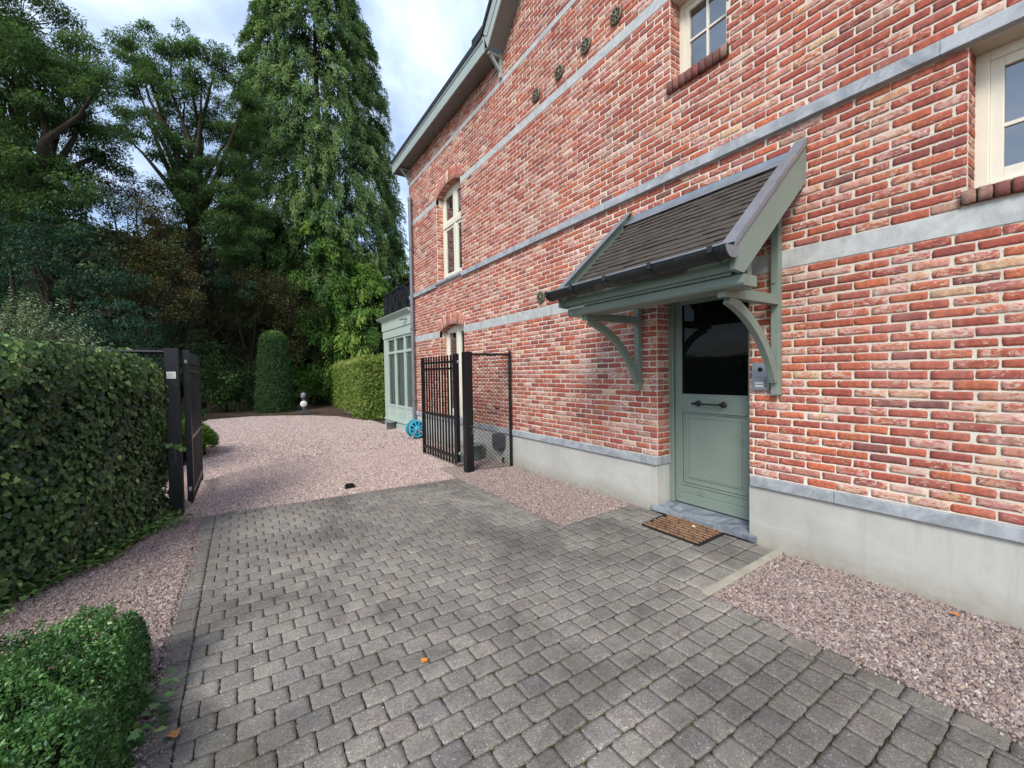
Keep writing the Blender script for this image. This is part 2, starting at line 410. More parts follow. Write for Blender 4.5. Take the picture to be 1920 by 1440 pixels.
BR = np.array([sr(*c) for c in [(164, 76, 56), (178, 90, 62), (150, 66, 54), (186, 98, 62), (138, 66, 60), (166, 90, 76), (184, 124, 104),
      (124, 70, 66), (192, 138, 118), (204, 170, 132), (166, 130, 112), (108, 66, 62), (174, 84, 58), (160, 70, 54), (166, 98, 88)]])
BW = np.array([15, 15, 11, 8, 6, 9, 4.5, 2.5, 2.5, 2, 2.5, 1.2, 15, 13, 6], float); BW /= BW.sum()
class BrickSet:
    def __init__(s): s.c = []; s.n = []
    def rect(s, o, u, v, nrm, u0, u1, v0, v1):
        o = np.array(o, float); u = np.array(u, float); v = np.array(v, float)
        s.c.append([o+u*a+v*b for a, b in ((u0, v0), (u1, v0), (u1, v1), (u0, v1))]); s.n.append(nrm)
    def quad(s, pts, nrm): s.c.append([np.array(p, float) for p in pts]); s.n.append(nrm)

def course_fill(bs, ivs, z0, z1, odd, fn, L=.193, J=.0120, phase=0.):
    for (a, b) in ivs:
        k = math.floor((a-phase)/L)-1
        off = phase+(L/2 if odd else 0)
        y = k*L+off
        while y < b:
            s, e = max(y, a), min(y+L, b)
            if e-s > .028:
                jj = RNG.normal(0, .0035, 2)
                s2 = s+(J/2+jj[0] if s > a+1e-6 else 0.003); e2 = e-(J/2+jj[1] if e < b-1e-6 else 0.003)
                if e2-s2 > .015: fn(s2, e2, z0+J/2+RNG.normal(0, .0015), z1-J/2+RNG.normal(0, .0015))
            y += L

# ------------------------------------------------------------------ the house
Y0, Y1 = -1.6, 10.04
EAVE = 6.5; GK = 5.72; APEX = 2.35
ZA = EAVE+(GK-APEX)
def gable_top(y):
    if y >= GK or y <= 2*APEX-GK: return EAVE
    return EAVE+(GK-abs(y-APEX)-APEX)
bands = [(.525, .61), (2.28, 2.42), (3.345, 3.45), (5.09, 5.21), (6.06, 6.14)]
def arc(c, half, zs, rise):
    R = (half*half+rise*rise)/(2*rise); return (c, half, zs, rise, R, zs+rise-R)
AW = [arc(7.805, .585, 5.21, .14), arc(7.765, .575, 2.395, .115)]
AZ0 = [3.45, .61]; RING = .235
def excl(z, full=True):
    """intervals along y cut out of the brickwork at height z"""
    r = []
    if z < 2.28: r.append((1.867, 2.80))
    if 2.44 <= z < 2.52: r.append((-.20, .640))
    if 2.5 <= z < 3.345: r.append((-.18, .618))
    if 4.18 <= z < 4.30: r.append((2.03, 2.645))
    if 4.29 <= z < 5.09: r.append((2.057, 2.62))
    for (c, h, zs, rise, R, zc), zb in zip(AW, AZ0):
        if zb <= z < zs: r.append((c-h, c+h))
        elif zs <= z < zs+rise+RING:
            Ro = R+RING
            hw = min(math.sqrt(max(Ro*Ro-(z-zc)**2, 0)), (z-zc)*h/(zs-zc))
            if hw > .02: r.append((c-hw, c+hw))
    return r
def intervals(z, ya, yb):
    cur = [(ya, yb)]
    for (a, b) in sorted(excl(z)):
        nx = []
        for (s, e) in cur:
            if b <= s or a >= e: nx.append((s, e)); continue
            if a > s: nx.append((s, a))
            if b < e: nx.append((b, e))
        cur = nx
    return cur
house = empty('brick_house', (2.5, 4.2, 0), 'red brick house with pale stone bands, sage green door and tiled porch roof', 'house')
bs = BrickSet()
zones = [(.61, 2.28), (2.42, 3.345), (3.45, 5.09), (5.21, 6.06), (6.14, EAVE), (EAVE, ZA)]
odd = 0
for (a, b) in zones:
    n = max(1, round((b-a)/.0625)); ph = (b-a)/n
    for i in range(n):
        z0 = a+i*ph; z1 = z0+ph; zm = (z0+z1)/2; odd ^= 1
        if a >= EAVE:
            hw = ZA-z1
            if hw < .1: continue
            ya, yb = max(APEX-hw, Y0), APEX+hw
        else: ya, yb = Y0, Y1
        def fn(s, e, c, d): bs.rect((0, 0, 0), (0, 1, 0), (0, 0, 1), (-1, 0, 0), s, e, c, d)
        course_fill(bs, intervals(zm, ya, yb), z0, z1, odd, fn)
        # reveals
        for (s, e) in excl(zm):
            dep = .19 if (s, e) == (1.867, 2.80) else .15
            if z1-z0 > 0 and (s, e) in ((1.867, 2.80), (-.18, .618), (2.057, 2.62), (AW[0][0]-AW[0][1], AW[0][0]+AW[0][1]), (AW[1][0]-AW[1][1], AW[1][0]+AW[1][1])):
                cut = [0.004, dep] if odd else [0.004, dep*.52, dep]
                for q in range(len(cut)-1):
                    for yy, ny in ((e, -1), (s, 1)):
                        bs.rect((0, yy, 0), (1, 0, 0), (0, 0, 1), (0, ny, 0), cut[q]+.004, cut[q+1]-.006, z0+.006, z1-.006)
# far end wall of the house (faces +y)
for (a, b) in [(.61, EAVE)]:
    n = round((b-a)/.0625); ph = (b-a)/n
    for i in range(n):
        def fn2(s, e, c, d): bs.rect((0, Y1, 0), (1, 0, 0), (0, 0, 1), (0, 1, 0), s, e, c, d)
        course_fill(bs, [(0, 1.2)], a+i*ph, a+(i+1)*ph, i % 2, fn2)
# arches
for (c, h, zs, rise, R, zc) in AW:
    th = math.atan2(h, zs-zc); n = 19
    for i in range(n):
        t0 = -th+2*th*i/n; t1 = -th+2*th*(i+1)/n; g = .0045/R
        def pt(t, r, x=0): return (x, c+r*math.sin(t), zc+r*math.cos(t))
        lim = R+RING
        bs.quad([pt(t0+g*1.5, R+.002), pt(t1-g*1.5, R+.002), pt(t1-g*1.2, lim-.008), pt(t0+g*1.2, lim-.008)], (-1, 0, 0))
        # soffit of the arch
        tm = (t0+t1)/2; nn = (0, -math.sin(tm), -math.cos(tm))
        bs.quad([pt(t0+g, R, .006), pt(t1-g, R, .006), pt(t1-g, R, .145), pt(t0+g, R, .145)], nn)
n = len(bs.c)
cid = RNG.choice(len(BR), n, p=BW)
cols = BR[cid]*RNG.uniform(.92, 1.24, (n, 1)); 
lime = RNG.choice([-.2, -.05, .0, .05, .10], n, p=[.30, .2, .2, .18, .12])
lime += np.where((cid == 8) | (cid == 9) | (cid == 6), .07, 0)
proud = RNG.uniform(.0019, .0046, n)
V, F, CC, LL = blocks(bs.c, bs.n, cols, lime, proud, .0010, .0022, .010, 8, 4, bulge=.0003, jn=.0007, flare=.002)
nb = len(F)
# mortar sheet behind the bricks, with the openings cut out
mv = []; mf = []
def mq(*p):
    o = len(mv); mv.extend(p); mf.append((o, o+1, o+2, o+3))
XM = -.0005
ys = sorted(set([Y0, Y1, 1.867, 2.80, -.18, .618, 2.057, 2.62, APEX, GK, 2*APEX-GK]+[a[0]-a[1]+2*a[1]*i/14 for a in AW for i in range(15)]))
ys = [y for y in ys if Y0 <= y <= Y1]
for ya, yb in zip(ys[:-1], ys[1:]):
    ym = (ya+yb)/2; cuts = []
    if 1.867 < ym < 2.8: cuts.append((0, 0, 2.28, 2.28))
    if -.18 < ym < .618: cuts.append((2.5, 2.5, 3.345, 3.345))
    if 2.057 < ym < 2.62: cuts.append((4.27, 4.27, 5.09, 5.09))
    for (c, h, zs, rise, R, zc), zb in zip(AW, AZ0):
        if abs(ym-c) < h:
            f = lambda y: zc+math.sqrt(R*R-(y-c)**2)
            cuts.append((zb, zb, f(ya), f(yb)))
    cuts.sort(); la = lb = .3
    for (a0, a1, b0, b1) in cuts:
        if a0 > la: mq((XM, ya, la), (XM, yb, lb), (XM, yb, a1), (XM, ya, a0))
        la, lb = b0, b1
    mq((XM, ya, la), (XM, yb, lb), (XM, yb, gable_top(yb)), (XM, ya, gable_top(ya)))
def reveal(ya, yb, z0, z1, d, top=True):
    mq((XM, ya, z0), (XM, ya, z1), (d, ya, z1), (d, ya, z0)); mq((XM, yb, z0), (XM, yb, z1), (d, yb, z1), (d, yb, z0))
    if top: mq((XM, ya, z1), (XM, yb, z1), (d, yb, z1), (d, ya, z1))
reveal(1.867, 2.80, .528, 2.28, .30); reveal(-.18, .618, 2.45, 3.345, .26); reveal(2.057, 2.62, 4.2, 5.09, .26)
for (c, h, zs, rise, R, zc), zb in zip(AW, AZ0):
    reveal(c-h, c+h, zb-.1, zs, .26, False)
    for i in range(14):
        a = -h+2*h*i/14; b = -h+2*h*(i+1)/14
        za, zb2 = zc+math.sqrt(R*R-a*a), zc+math.sqrt(R*R-b*b)
        mq((XM, c+a, za), (XM, c+b, zb2), (.26, c+b, zb2), (.26, c+a, za))
mq((0, Y1-.001, .2), (5, Y1-.001, .2), (5, Y1-.001, EAVE), (0, Y1-.001, EAVE))
mq((XM, Y0, .2), (5, Y0, .2), (5, Y0, EAVE), (XM, Y0, EAVE)); mq((5, Y0, .2), (5, Y1, .2), (5, Y1, EAVE), (5, Y0, EAVE))
mq((.3, Y0, EAVE-.01), (5, Y0, EAVE-.01), (5, Y1, EAVE-.01), (.3, Y1, EAVE-.01))
mv = np.array(mv); mf = np.array(mf)+len(V)
MC = np.ones((len(mv), 3)); 
wall = fast('wall', np.concatenate([V, mv]), np.concatenate([F, mf]), [M['brick'], M['mortar']], house,
     mi=np.concatenate([np.zeros(nb, int), np.ones(len(mf), int)]), cols=np.concatenate([CC, MC]), floats={'blime': np.concatenate([LL, np.zeros(len(mv))])})

# plinth with bluestone cap
p = B()
p.box(-.012, Y0, -.1, .10, 1.867, .527); p.box(.101, 1.60, -.1, .30, 1.866, .526)
p.build('plinth', M['stucco'], house, .004)
p = B(); p.box(-.012, 2.80, -.1, .10, Y1+.01, .527); p.box(.101, 2.801, -.1, .30, 3.1, .526)
p.build('plinth', M['stucco'], house, .004)
p = B()
def run(b, y0, y1, step, ph, fn):
    y = y0
    k = math.ceil((y0-ph)/step)
    cutsx = [ph+step*i for i in range(k, k+200) if ph+step*i < y1-.02]
    prev = y0
    for c in cutsx+[y1]:
        if c-prev > .02: fn(prev+.0015, c-.0015)
        prev = c
capf = lambda a, b: p.box(-.038, a, .525, .10, b, .607)
run(p, Y0, 1.85, 1.0, .257, capf); p.box(.101, 1.70, .525, .30, 1.849, .606)
p.build('plinth_cap', M['blue'], house, .004)
p = B(); run(p, 2.785, Y1+.03, 1.0, .269, capf); p.box(.101, 2.786, .525, .30, 3.0, .606)
p.build('plinth_cap', M['blue'], house, .004)
# flush pale bands
def band_obj(name, z0, z1, segs, step, mat, x=-.007, xb=.06):
    b = B()
    for (a, c) in segs:
        b = B(); b.box(x, a, z0, xb, c, z1); b.build(name, mat, house, .003)
A0, A1 = AW
band_obj('stone_band', 2.28, 2.42, [(Y0, A1[0]-A1[1]-.0), (A1[0]+A1[1], Y1)], 30, M['band'])
band_obj('stone_band', 5.092, 5.21, [(Y0, A0[0]-A0[1]), (A0[0]+A0[1], Y1)], 30, M['band'])
band_obj('stone_band', 6.06, 6.14, [(Y0, Y1)], 30, M['band'])
b = B(); b.box(.061, 1.80, 2.281, .30, 2.85, 2.419); b.build('lintel', M['band'], house, .003)
# projecting bluestone string course
b = B()
def sc_(u, v): b.prism([(-.045, 3.352), (-.045, 3.438), (-.004, 3.452), (.06, 3.452), (.06, 3.346), (-.004, 3.346)], 'y', u, v)
run(b, Y0, A0[0]-A0[1]-.03, 1.14, .73, sc_); b.build('string_course', M['blue'], house, .003)
b = B(); run(b, A0[0]+A0[1]+.03, Y1+.04, 1.14, .73, sc_)
b.build('string_course', M['blue'], house, .003)
b = B(); b.box(.061, -.25, 3.347, .27, .68, 3.45); b.build('lintel', M['band'], house)
b = B(); b.box(.061, 1.95, 5.093, .27, 2.7, 5.209); b.build('lintel', M['band'], house)

# brick window sills
def rowlock(name, y0, y1, z0, z1, parent):
    q_ = BrickSet(); k = int((y1-y0)/.062); w = (y1-y0)/k
    for i in range(k):
        a = y0+i*w+.004; c = y0+(i+1)*w-.004
        q_.rect((-.034, 0, 0), (0, 1, 0), (0, 0, 1), (-1, 0, 0), a, c, z0, z1-.004)
        q_.quad([(-.03, a, z1), (-.03, c, z1), (.14, c, z1+.02), (.14, a, z1+.02)], (0, 0, 1))
        q_.quad([(-.03, a, z0), (-.03, c, z0), (.0, c, z0), (.0, a, z0)], (0, 0, -1))
    k = len(q_.c); cl = BR[RNG.choice([4, 7, 11, 10, 5], k)]*RNG.uniform(.62, 1.0, (k, 1))
    v, f, c2, l2 = blocks(q_.c, q_.n, cl, np.full(k, -.12), np.full(k, .002), .0008, .003, .012, 4, 3)
    bx = B().box(-.03, y0, z0+.003, .14, y1, z1-.002)
    vv = np.array(bx.v); ff = np.array(bx.f)+len(v)
    return fast(name, np.concatenate([v, vv]), np.concatenate([f, ff]), [M['brick'], M['joint']], parent, mi=[0]*len(f)+[1]*len(ff),
         cols=np.concatenate([c2, np.ones((len(vv), 3))]), floats={'blime': np.concatenate([l2, np.zeros(len(vv))])})

def win(y0, y1, z0, z1, x, fw, sash, muntx, munty, mat, label=None, arcp=None, transom=None, mull=None, glass='wglass'):
    """one window: frame with glass and glazing bars as its sub-parts"""
    f = B(); d = .07
    if arcp is None:
        f.box(x, y0, z0, x+d, y0+fw, z1); f.box(x, y1-fw, z0, x+d, y1, z1)
        f.box(x+.001, y0+fw, z0, x+d, y1-fw, z0+fw*1.15); f.box(x+.001, y0+fw, z1-fw, x+d, y1-fw, z1)
    else:
        c, h, zs, rise, R, zc = arcp
        f.box(x, y0, z0, x+d, y0+fw, zs); f.box(x, y1-fw, z0, x+d, y1, zs)
        f.box(x+.001, y0+fw, z0, x+d, y1-fw, z0+fw*1.15)
        K = 14
        for i in range(K):
            a = y0+(y1-y0)*i/K; e = y0+(y1-y0)*(i+1)/K
            g = lambda yy: zc+math.sqrt(R*R-(yy-c)**2)
            g2 = lambda yy: max(zs-.02, g(yy)-fw)
            f.add([(xx, yy, zz) for xx in (x, x+d) for (yy, zz) in ((a, g2(a)-.015), (e, g2(e)-.015), (e, g(e)), (a, g(a)))],
                  [(0, 1, 2, 3), (7, 6, 5, 4), (0, 4, 5, 1), (2, 6, 7, 3)])
    if transom: f.box(x-.012, y0+.004, transom-.045, x+d-.002, y1-.004, transom+.045)
    if mull: f.box(x-.004, (y0+y1)/2-mull/2, z0+.01, x+d-.003, (y0+y1)/2+mull/2, z1-.03)
    fr = f.build('window', mat, house, .004)
    if label: fr['label'] = label
    s = B(); w = sash
    fields = []
    ym = (y0+y1)/2
    yl = [(y0+fw, ym-mull/2), (ym+mull/2, y1-fw)] if mull else [(y0+fw, y1-fw)]
    zl = [(z0+fw*1.15, transom-.045), (transom+.045, z1-fw)] if transom else [(z0+fw*1.15, z1-fw)]
    for (a, c) in yl:
        for (e, g) in zl:
            s.box(x+.012, a, e, x+.055, a+w, g); s.box(x+.012, c-w, e, x+.055, c, g)
            s.box(x+.013, a+w, e, x+.055, c-w, e+w*1.2); s.box(x+.013, a+w, g-w, x+.055, c-w, g)
            fields.append((a+w, c-w, e+w*1.2, g-w))
    s.build('sash', mat, fr, .003)
    if muntx or munty:
        m_ = B()
        for (a, c, e, g) in fields:
            for t in muntx: m_.box(x+.02, a+(c-a)*t-.011, e, x+.045, a+(c-a)*t+.011, g)
            for t in munty: m_.box(x+.021, a, e+(g-e)*t-.011, x+.044, c, e+(g-e)*t+.011)
        m_.build('glazing_bar', mat, fr, .002)
    g_ = B()
    for (a, c, e, g) in fields: g_.add([(x+.034, a, e), (x+.034, c, e), (x+.034, c, g), (x+.034, a, g)], [(0, 3, 2, 1)])
    g_.build('pane', M[glass], fr, fix=False)
    return fr
w1 = win(-.18, .618, 2.515, 3.345, .15, .06, .055, [.5], [.42], M['cream'], 'cream framed window directly under the stone string course')
rowlock('window_sill', -.2, .64, 2.44, 2.515, w1)
w2 = win(2.057, 2.62, 4.30, 5.09, .15, .05, .05, [.5], [.5], M['cream'], 'small cream framed upper window above the porch roof')
rowlock('window_sill', 2.035, 2.642, 4.19, 4.29, w2)
c, h = A0[0], A0[1]
w3 = win(c-h, c+h, 3.47, 5.33, .15, .075, .055, [], [], M['cream'], 'tall arched upper window near the far corner', A0, 4.62, .10)
b = B(); b.prism([(-.062, 3.40), (-.062, 3.445), (.15, 3.475), (.15, 3.36), (-.0, 3.36), (-.0, 3.372), (-.04, 3.372)], 'y', c-h-.03, c+h+.03); b.build('window_sill', M['blue'], w3, .003)
c, h = A1[0], A1[1]
w4 = win(c-h, c+h, .625, 2.49, .15, .075, .055, [], [], M['cream'], 'tall arched ground floor window behind the open gate', A1, None, .10)
b = B(); b.box(-.03, c-h+.002, .607, .15, c+h-.002, .632); b.build('window_sill', M['blue'], w4, .003)

# wall anchors : cast iron rosettes
for (y, z) in ((4.775, 5.38), (4.274, 5.39), (3.775, 5.40), (3.292, 5.41), (4.733, 2.56)):
    b = B(); r = .082
    b.lathe((-.012, y, z), [(r*.80, -.018), (r, -.02), (r*1.04, -.008), (r*1.0, .012), (r*.78, .012), (r*.80, -.018)], 28, axis='x')
    for k in range(8):
        t = k*math.pi/4
        b.bar((-.022, y+math.cos(t)*.014, z+math.sin(t)*.014), (-.022, y+math.cos(t)*r*.84, z+math.sin(t)*r*.84), .013, .014, (1, 0, 0))
    b.lathe((-.012, y, z), [(0, -.028), (.016, -.026), (.022, -.012), (.022, .01)], 14, axis='x')
    b.build('wall_anchor', M['iron'], house)

# eaves, gable rake and roof
XE = -.27
b = B()
ykink = 5.62
b.box(XE, GK-.02, 6.50, .02, Y1+.32, 6.525, 1)                       # soffit board
rk = [(GK-.12, 6.50), (GK+.10, 6.74), (APEX+.0, 6.74+(GK+.10-APEX)), (APEX, 6.50+(GK-.12-APEX))]
b.add([(x, y, z) for x in (XE+.004, .02) for (y, z) in ((GK-.10, 6.505), (GK-.07, 6.535), (APEX, 6.535+GK-.07-APEX), (APEX, 6.505+GK-.10-APEX))],
      [(0, 1, 2, 3), (7, 6, 5, 4), (0, 4, 5, 1), (1, 5, 6, 2), (2, 6, 7, 3), (3, 7, 4, 0)], 1)
m2 = 2*APEX
b.add([(x, m2-y, z) for x in (XE+.004, .02) for (y, z) in ((GK-.10, 6.505), (GK-.07, 6.535), (APEX, 6.535+GK-.07-APEX), (APEX, 6.505+GK-.10-APEX))],
      [(0, 1, 2, 3), (7, 6, 5, 4), (0, 4, 5, 1), (1, 5, 6, 2), (2, 6, 7, 3), (3, 7, 4, 0)], 1)
b.build('soffit', [M['soffit'], M['soffit']], house, .003)
b = B()
b.box(XE-.022, GK+.02, 6.47, XE, Y1+.34, 6.70)
b.box(XE-.034, GK+.03, 6.655, XE-.0225, Y1+.35, 6.72)
for sgn in (1, -1):
    Yf = lambda y: y if sgn == 1 else m2-y
    for (xa, xb, lo, hi) in ((XE-.022, XE, 0, .22), (XE-.034, XE-.0225, .17, .24)):
        pl = [(GK-.09, 6.47+lo), (GK+.018, 6.47+hi*1.1), (APEX, 6.47+hi*1.1+(GK+.018-APEX)), (APEX, 6.47+lo+(GK-.09-APEX))]
        b.add([(x, Yf(y), z) for x in (xa, xb) for (y, z) in pl], [(0, 1, 2, 3), (7, 6, 5, 4), (0, 4, 5, 1), (1, 5, 6, 2), (2, 6, 7, 3), (3, 7, 4, 0)])
b.box(XE-.021, Y1+.32, 6.47, .6, Y1+.339, 6.70)
b.build('fascia', M['fascia'], house, .003)
b = B()
b.add([(XE-.06, GK+.04, 6.705), (XE-.06, Y1+.37, 6.705), (3.2, Y1+.37, 10.1), (3.2, GK+.04, 10.1)], [(0, 1, 2, 3)])
b.add([(XE-.06, GK+.04, 6.765), (XE-.06, Y1+.37, 6.765), (3.2, Y1+.37, 10.16), (3.2, GK+.04, 10.16)], [(0, 1, 2, 3)])
b.add([(XE-.06, GK+.04, 6.705), (XE-.06, Y1+.37, 6.705), (XE-.06, Y1+.37, 6.765), (XE-.06, GK+.04, 6.765)], [(0, 1, 2, 3)])
b.add([(XE-.06, Y1+.37, 6.705), (3.2, Y1+.37, 10.1), (3.2, Y1+.37, 10.16), (XE-.06, Y1+.37, 6.765)], [(0, 1, 2, 3)])
for sgn in (1, -1):
    Yf = lambda y: y if sgn == 1 else m2-y
    pl = [(GK+.03, 6.72), (GK+.06, 6.775), (APEX, 6.775+(GK+.06-APEX)), (APEX, 6.72+(GK+.03-APEX))]
    b.add([(x, Yf(y), z) for x in (XE-.06, 4.5) for (y, z) in pl], [(0, 1, 2, 3), (7, 6, 5, 4), (0, 4, 5, 1), (1, 5, 6, 2), (2, 6, 7, 3), (3, 7, 4, 0)])
b.box(-.32, GK+.02, 6.76, -.12, GK+.36, 6.86)
b.build('roof', M['slate'], house)
for yb in (GK-.03, Y1-.06):
    b = B()
    b.box(-.045, yb-.03, 6.14, -.001, yb+.03, 6.499); b.bar((-.045, yb, 6.46), (-.24, yb, 6.46), .055, .045); 
    b.bar((-.03, yb, 6.24), (-.2, yb, 6.44), .045, .04)
    b.build('eaves_bracket', M['fascia'], house, .004)
# downpipe
b = B()
b.tube([(-.075, 9.80, .12), (-.075, 9.80, 5.70)], .042, 14)
b.tube([(-.075, 9.80, 5.66), (-.075, 9.80, 5.73)], .05, 14); b.tube([(-.075, 9.80, 3.2), (-.075, 9.80, 3.28)], .046, 14); b.tube([(-.075, 9.80, 1.1), (-.075, 9.80, 1.18)], .046, 14)
for z in (.9, 2.6, 4.5): b.bar((-.02, 9.80, z), (-.12, 9.80, z), .1, .025)
b.build('downpipe', M['pipe'], house)

# ---- the front door
dx = .19
f = B()
f.box(dx, 1.868, .125, dx+.09, 1.918, 2.279); f.box(dx, 2.749, .125, dx+.09, 2.799, 2.279); f.box(dx+.001, 1.918, 2.225, dx+.09, 2.749, 2.279)
f.box(dx-.012, 2.735, .126, dx+.001, 2.762, 2.22); f.box(dx-.012, 1.905, .126, dx+.001, 1.932, 2.22)
door = B()
x = dx+.022
def ring(b, y0, y1, z0, z1, w, xa, xb):
    b.box(xa, y0, z0, xb, y0+w, z1); b.box(xa, y1-w, z0, xb, y1, z1); b.box(xa, y0+w, z0, xb, y1-w, z0+w); b.box(xa, y0+w, z1-w, xb, y1-w, z1)
L, Rr = 2.745, 1.922
door.box(x, Rr, .135, x+.04, 1.985, 2.222); door.box(x, 2.665, .135, x+.04, L, 2.222)
door.box(x+.0005, 1.985, 1.092, x+.04, 2.665, 1.255); door.box(x+.0005, 1.985, 2.165, x+.04, 2.665, 2.222)
door.box(x+.0005, 1.985, .245, x+.04, 2.665, .335); door.box(x+.0005, 1.985, .135, x+.04, 2.665, .243)
door.box(x+.018, 1.985, .335, x+.038, 2.665, 1.092)
door.box(x-.006, Rr+.01, .138, x, L-.01, .236)
dobj = f.build('door', M['green'], house, .003)
dobj['label'] = 'sage green front door with tall dark glass upper half'
door.build('door_leaf', M['green'], dobj, .003)
g = B(); ring(g, 1.975, 2.675, .325, 1.10, .022, x-.008, x+.002); ring(g, 2.0, 2.65, .35, 1.075, .014, x+.004, x+.019)
ring(g, 2.05, 2.60, .40, 1.025, .01, x+.010, x+.0185); g.box(x+.013, 2.062, .412, x+.0178, 2.588, 1.013)
g.build('door_panel', M['green'], dobj, .003)
g = B(); g.add([(x+.02, 1.985, 1.255), (x+.02, 2.665, 1.255), (x+.02, 2.665, 2.165), (x+.02, 1.985, 2.165)], [(0, 3, 2, 1)]); g.build('pane', M['dglass'], dobj, fix=False)
g = B(); ring(g, 1.978, 2.672, 1.248, 2.172, .012, x-.003, x+.012); g.build('glazing_bead', M['green'], dobj, .002)
hb = B(); hx = x-.055
hb.tube([(hx, 2.20, 1.168), (hx, 2.49, 1.168)], .0085, 10)
for y in (2.215, 2.475):
    hb.lathe((x, y, 1.168), [(0, -.012), (.028, -.010), (.03, -.003), (.03, 0)], 18, axis='x')
    hb.tube([(x-.005, y, 1.168), (hx, y, 1.168)], .008, 10); hb.tube([(hx, y-.007, 1.168), (hx, y+.013, 1.168)], .015, 12)
for y, s_ in ((2.195, -1), (2.495, 1)): hb.tube([(hx, y, 1.168), (hx, y+s_*.012, 1.168), (hx, y+s_*.026, 1.168)], [.009, .014, .004], 10)
hb.build('handle', M['zinc_dark'], dobj)
b = B(); b.prism([(-.045, .055), (-.045, .102), (.30, .128), (.30, .055)], 'y', 1.869, 2.798); b.box(-.044, 1.80, .056, -.007, 1.8685, .1018); b.box(-.044, 2.7985, .056, -.007, 2.862, .1018)
o = b.build('doorstep', M['sillstone'], house, .005)

# intercom
b = B(); b.box(-.028, 1.702, 1.325, -.004, 1.835, 1.552, 0); b.box(-.031, 1.712, 1.335, -.0285, 1.822, 1.44, 1)
it = b.build('intercom', [M['steel'], M['plate']], house, .006)
b = B(); b.lathe((-.0285, 1.768, 1.495), [(0, -.006), (.014, -.006), (.019, -.002), (.019, .002)], 20, axis='x'); b.build('camera_lens', M['rubber'], it)
b = B(); b.box(-.034, 1.74, 1.378, -.0313, 1.806, 1.392, 0); b.box(-.034, 1.74, 1.354, -.0313, 1.806, 1.368, 0); b.build('name_plate', M['white'], it)
for z in (1.362, 1.385, 1.408):
    b = B(); b.lathe((-.0312, 1.725, z), [(0, -.004), (.005, -.003), (.006, 0)], 10, axis='x'); b.build('button', M['rubber'], it)
b = B(); b.box(-.02, 5.93, .905, -.0005, 6.07, .925); b.build('wall_hook', M['black'], house, .003)
b = B(); b.tube([(-.01, 5.80, .12), (-.05, 5.78, .11), (-.10, 5.70, .075)], .014, 8); b.build('cable_outlet', M['rubber'], house)
# meter box
b = B(); b.prism([(5.74, .30), (5.74, .485), (5.78, .505), (5.97, .505), (6.01, .485), (6.01, .30), (5.95, .24), (5.80, .24)], 'x', -.11, -.0125)
b.box(-.118, 5.80, .36, -.1105, 5.95, .46); mb = b.build('socket_box', M['dark_plastic'], house, .006)

# ---- the canopy over the door
can = B()
cy0, cy1 = 1.50, 3.13
top = (0.0, 3.10); sl = -.93; zf = 2.245                         # slope: from wall (0,3.10) to eaves (-.93,2.245)
def on(t, off=0):  # point on the roof plane, t 0 wall..1 eaves, off along normal
    dxx, dzz = sl, zf-3.10; Ln = math.hypot(dxx, dzz); nx, nz = dzz/Ln, -dxx/Ln
    return (dxx*t+nx*off, 3.10+dzz*t+nz*off)
Lr = math.hypot(sl, zf-3.10)
pl = [on(0, -.045), on(1.0, -.045), on(1.0, -.015), on(0, -.015)]
can.prism(pl, 'y', cy0, cy1)
canopy = can.build('canopy', M['green'], house, .003)
canopy['label'] = 'small lean-to roof of dark tiles over the green door'
rows = 16; tv = []; 
tb = B()
for r in range(rows):
    t0 = r/rows; t1 = min((r+1.35)/rows, 1.02)
    wv = .165; off = (wv/2 if r % 2 else 0)
    y = cy0+.04-off
    while y < cy1-.03:
        a, e = max(y+.0012, cy0+.02), min(y+wv-.0012, cy1-.02)
        if e-a > .02:
            l0 = .006+random.uniform(-.001, .001); l1 = .019+random.uniform(-.003, .0035); dt = random.uniform(-.006, .006)
            sk = random.uniform(-.003, .003)
            A = on(t0, l0-.012); Bp = on(t1+dt, l1-.012); Cc = on(t1+dt, l1); D_ = on(t0, l0)
            vs = [(q[0]+(sk if i in (1, 2) else 0)*0, yy, q[1]) for yy in (a, e) for i, q in enumerate((A, Bp, Cc, D_))]
            tb.add(vs, [(0, 1, 2, 3), (7, 6, 5, 4), (0, 4, 5, 1), (1, 5, 6, 2), (2, 6, 7, 3), (3, 7, 4, 0)])
        y += wv
tb.build('roof_tiles', M['tile'], canopy, .0015, 1)
fl = B(); fl.prism([on(-.04, .03), on(.085, .034), on(.085, .030), on(-.02, .025)], 'y', cy0-.01, cy1+.01)
fl.box(-.012, cy0, 3.10, -.006, cy1, 3.165); fl.build('flashing', M['zinc'], canopy, .001, 1)
for (ya, yb) in ((1.448, 1.482), (3.148, 3.182)):
    v_ = B(); v_.prism([(-.002, 2.90), (-.002, 3.205), (-.975, 2.305), (-.975, 2.128), (-.90, 2.12), (-.868, 2.12)], 'y', ya, yb)
    v_.build('barge_board', M['green'], canopy, .003)
    v_ = B(); yo = (-.012, .075) if ya < 2 else (-.075, .012)
    y_a, y_b = (ya+yo[0], ya+yo[1]) if ya < 2 else (yb+yo[0], yb+yo[1])
    v_.prism([(-.002, 3.215), (-.002, 3.222), (-.998, 2.302), (-.998, 2.295)], 'y', y_a, y_b)
    sd = (y_a, y_a+.002) if ya < 2 else (y_b-.002, y_b)
    v_.prism([(-.002, 3.18), (-.002, 3.215), (-.998, 2.295), (-.998, 2.26)], 'y', *sd)
    for t in (.15, .45, .75):
        v_.lathe((-.998*t, (y_a+y_b)/2-.012 if ya < 2 else (y_a+y_b)/2, 3.222-.92*t), [(0, .006), (.006, .004), (.007, -.002)], 8, axis='z')
    v_.build('verge_capping', M['zinc'], canopy)
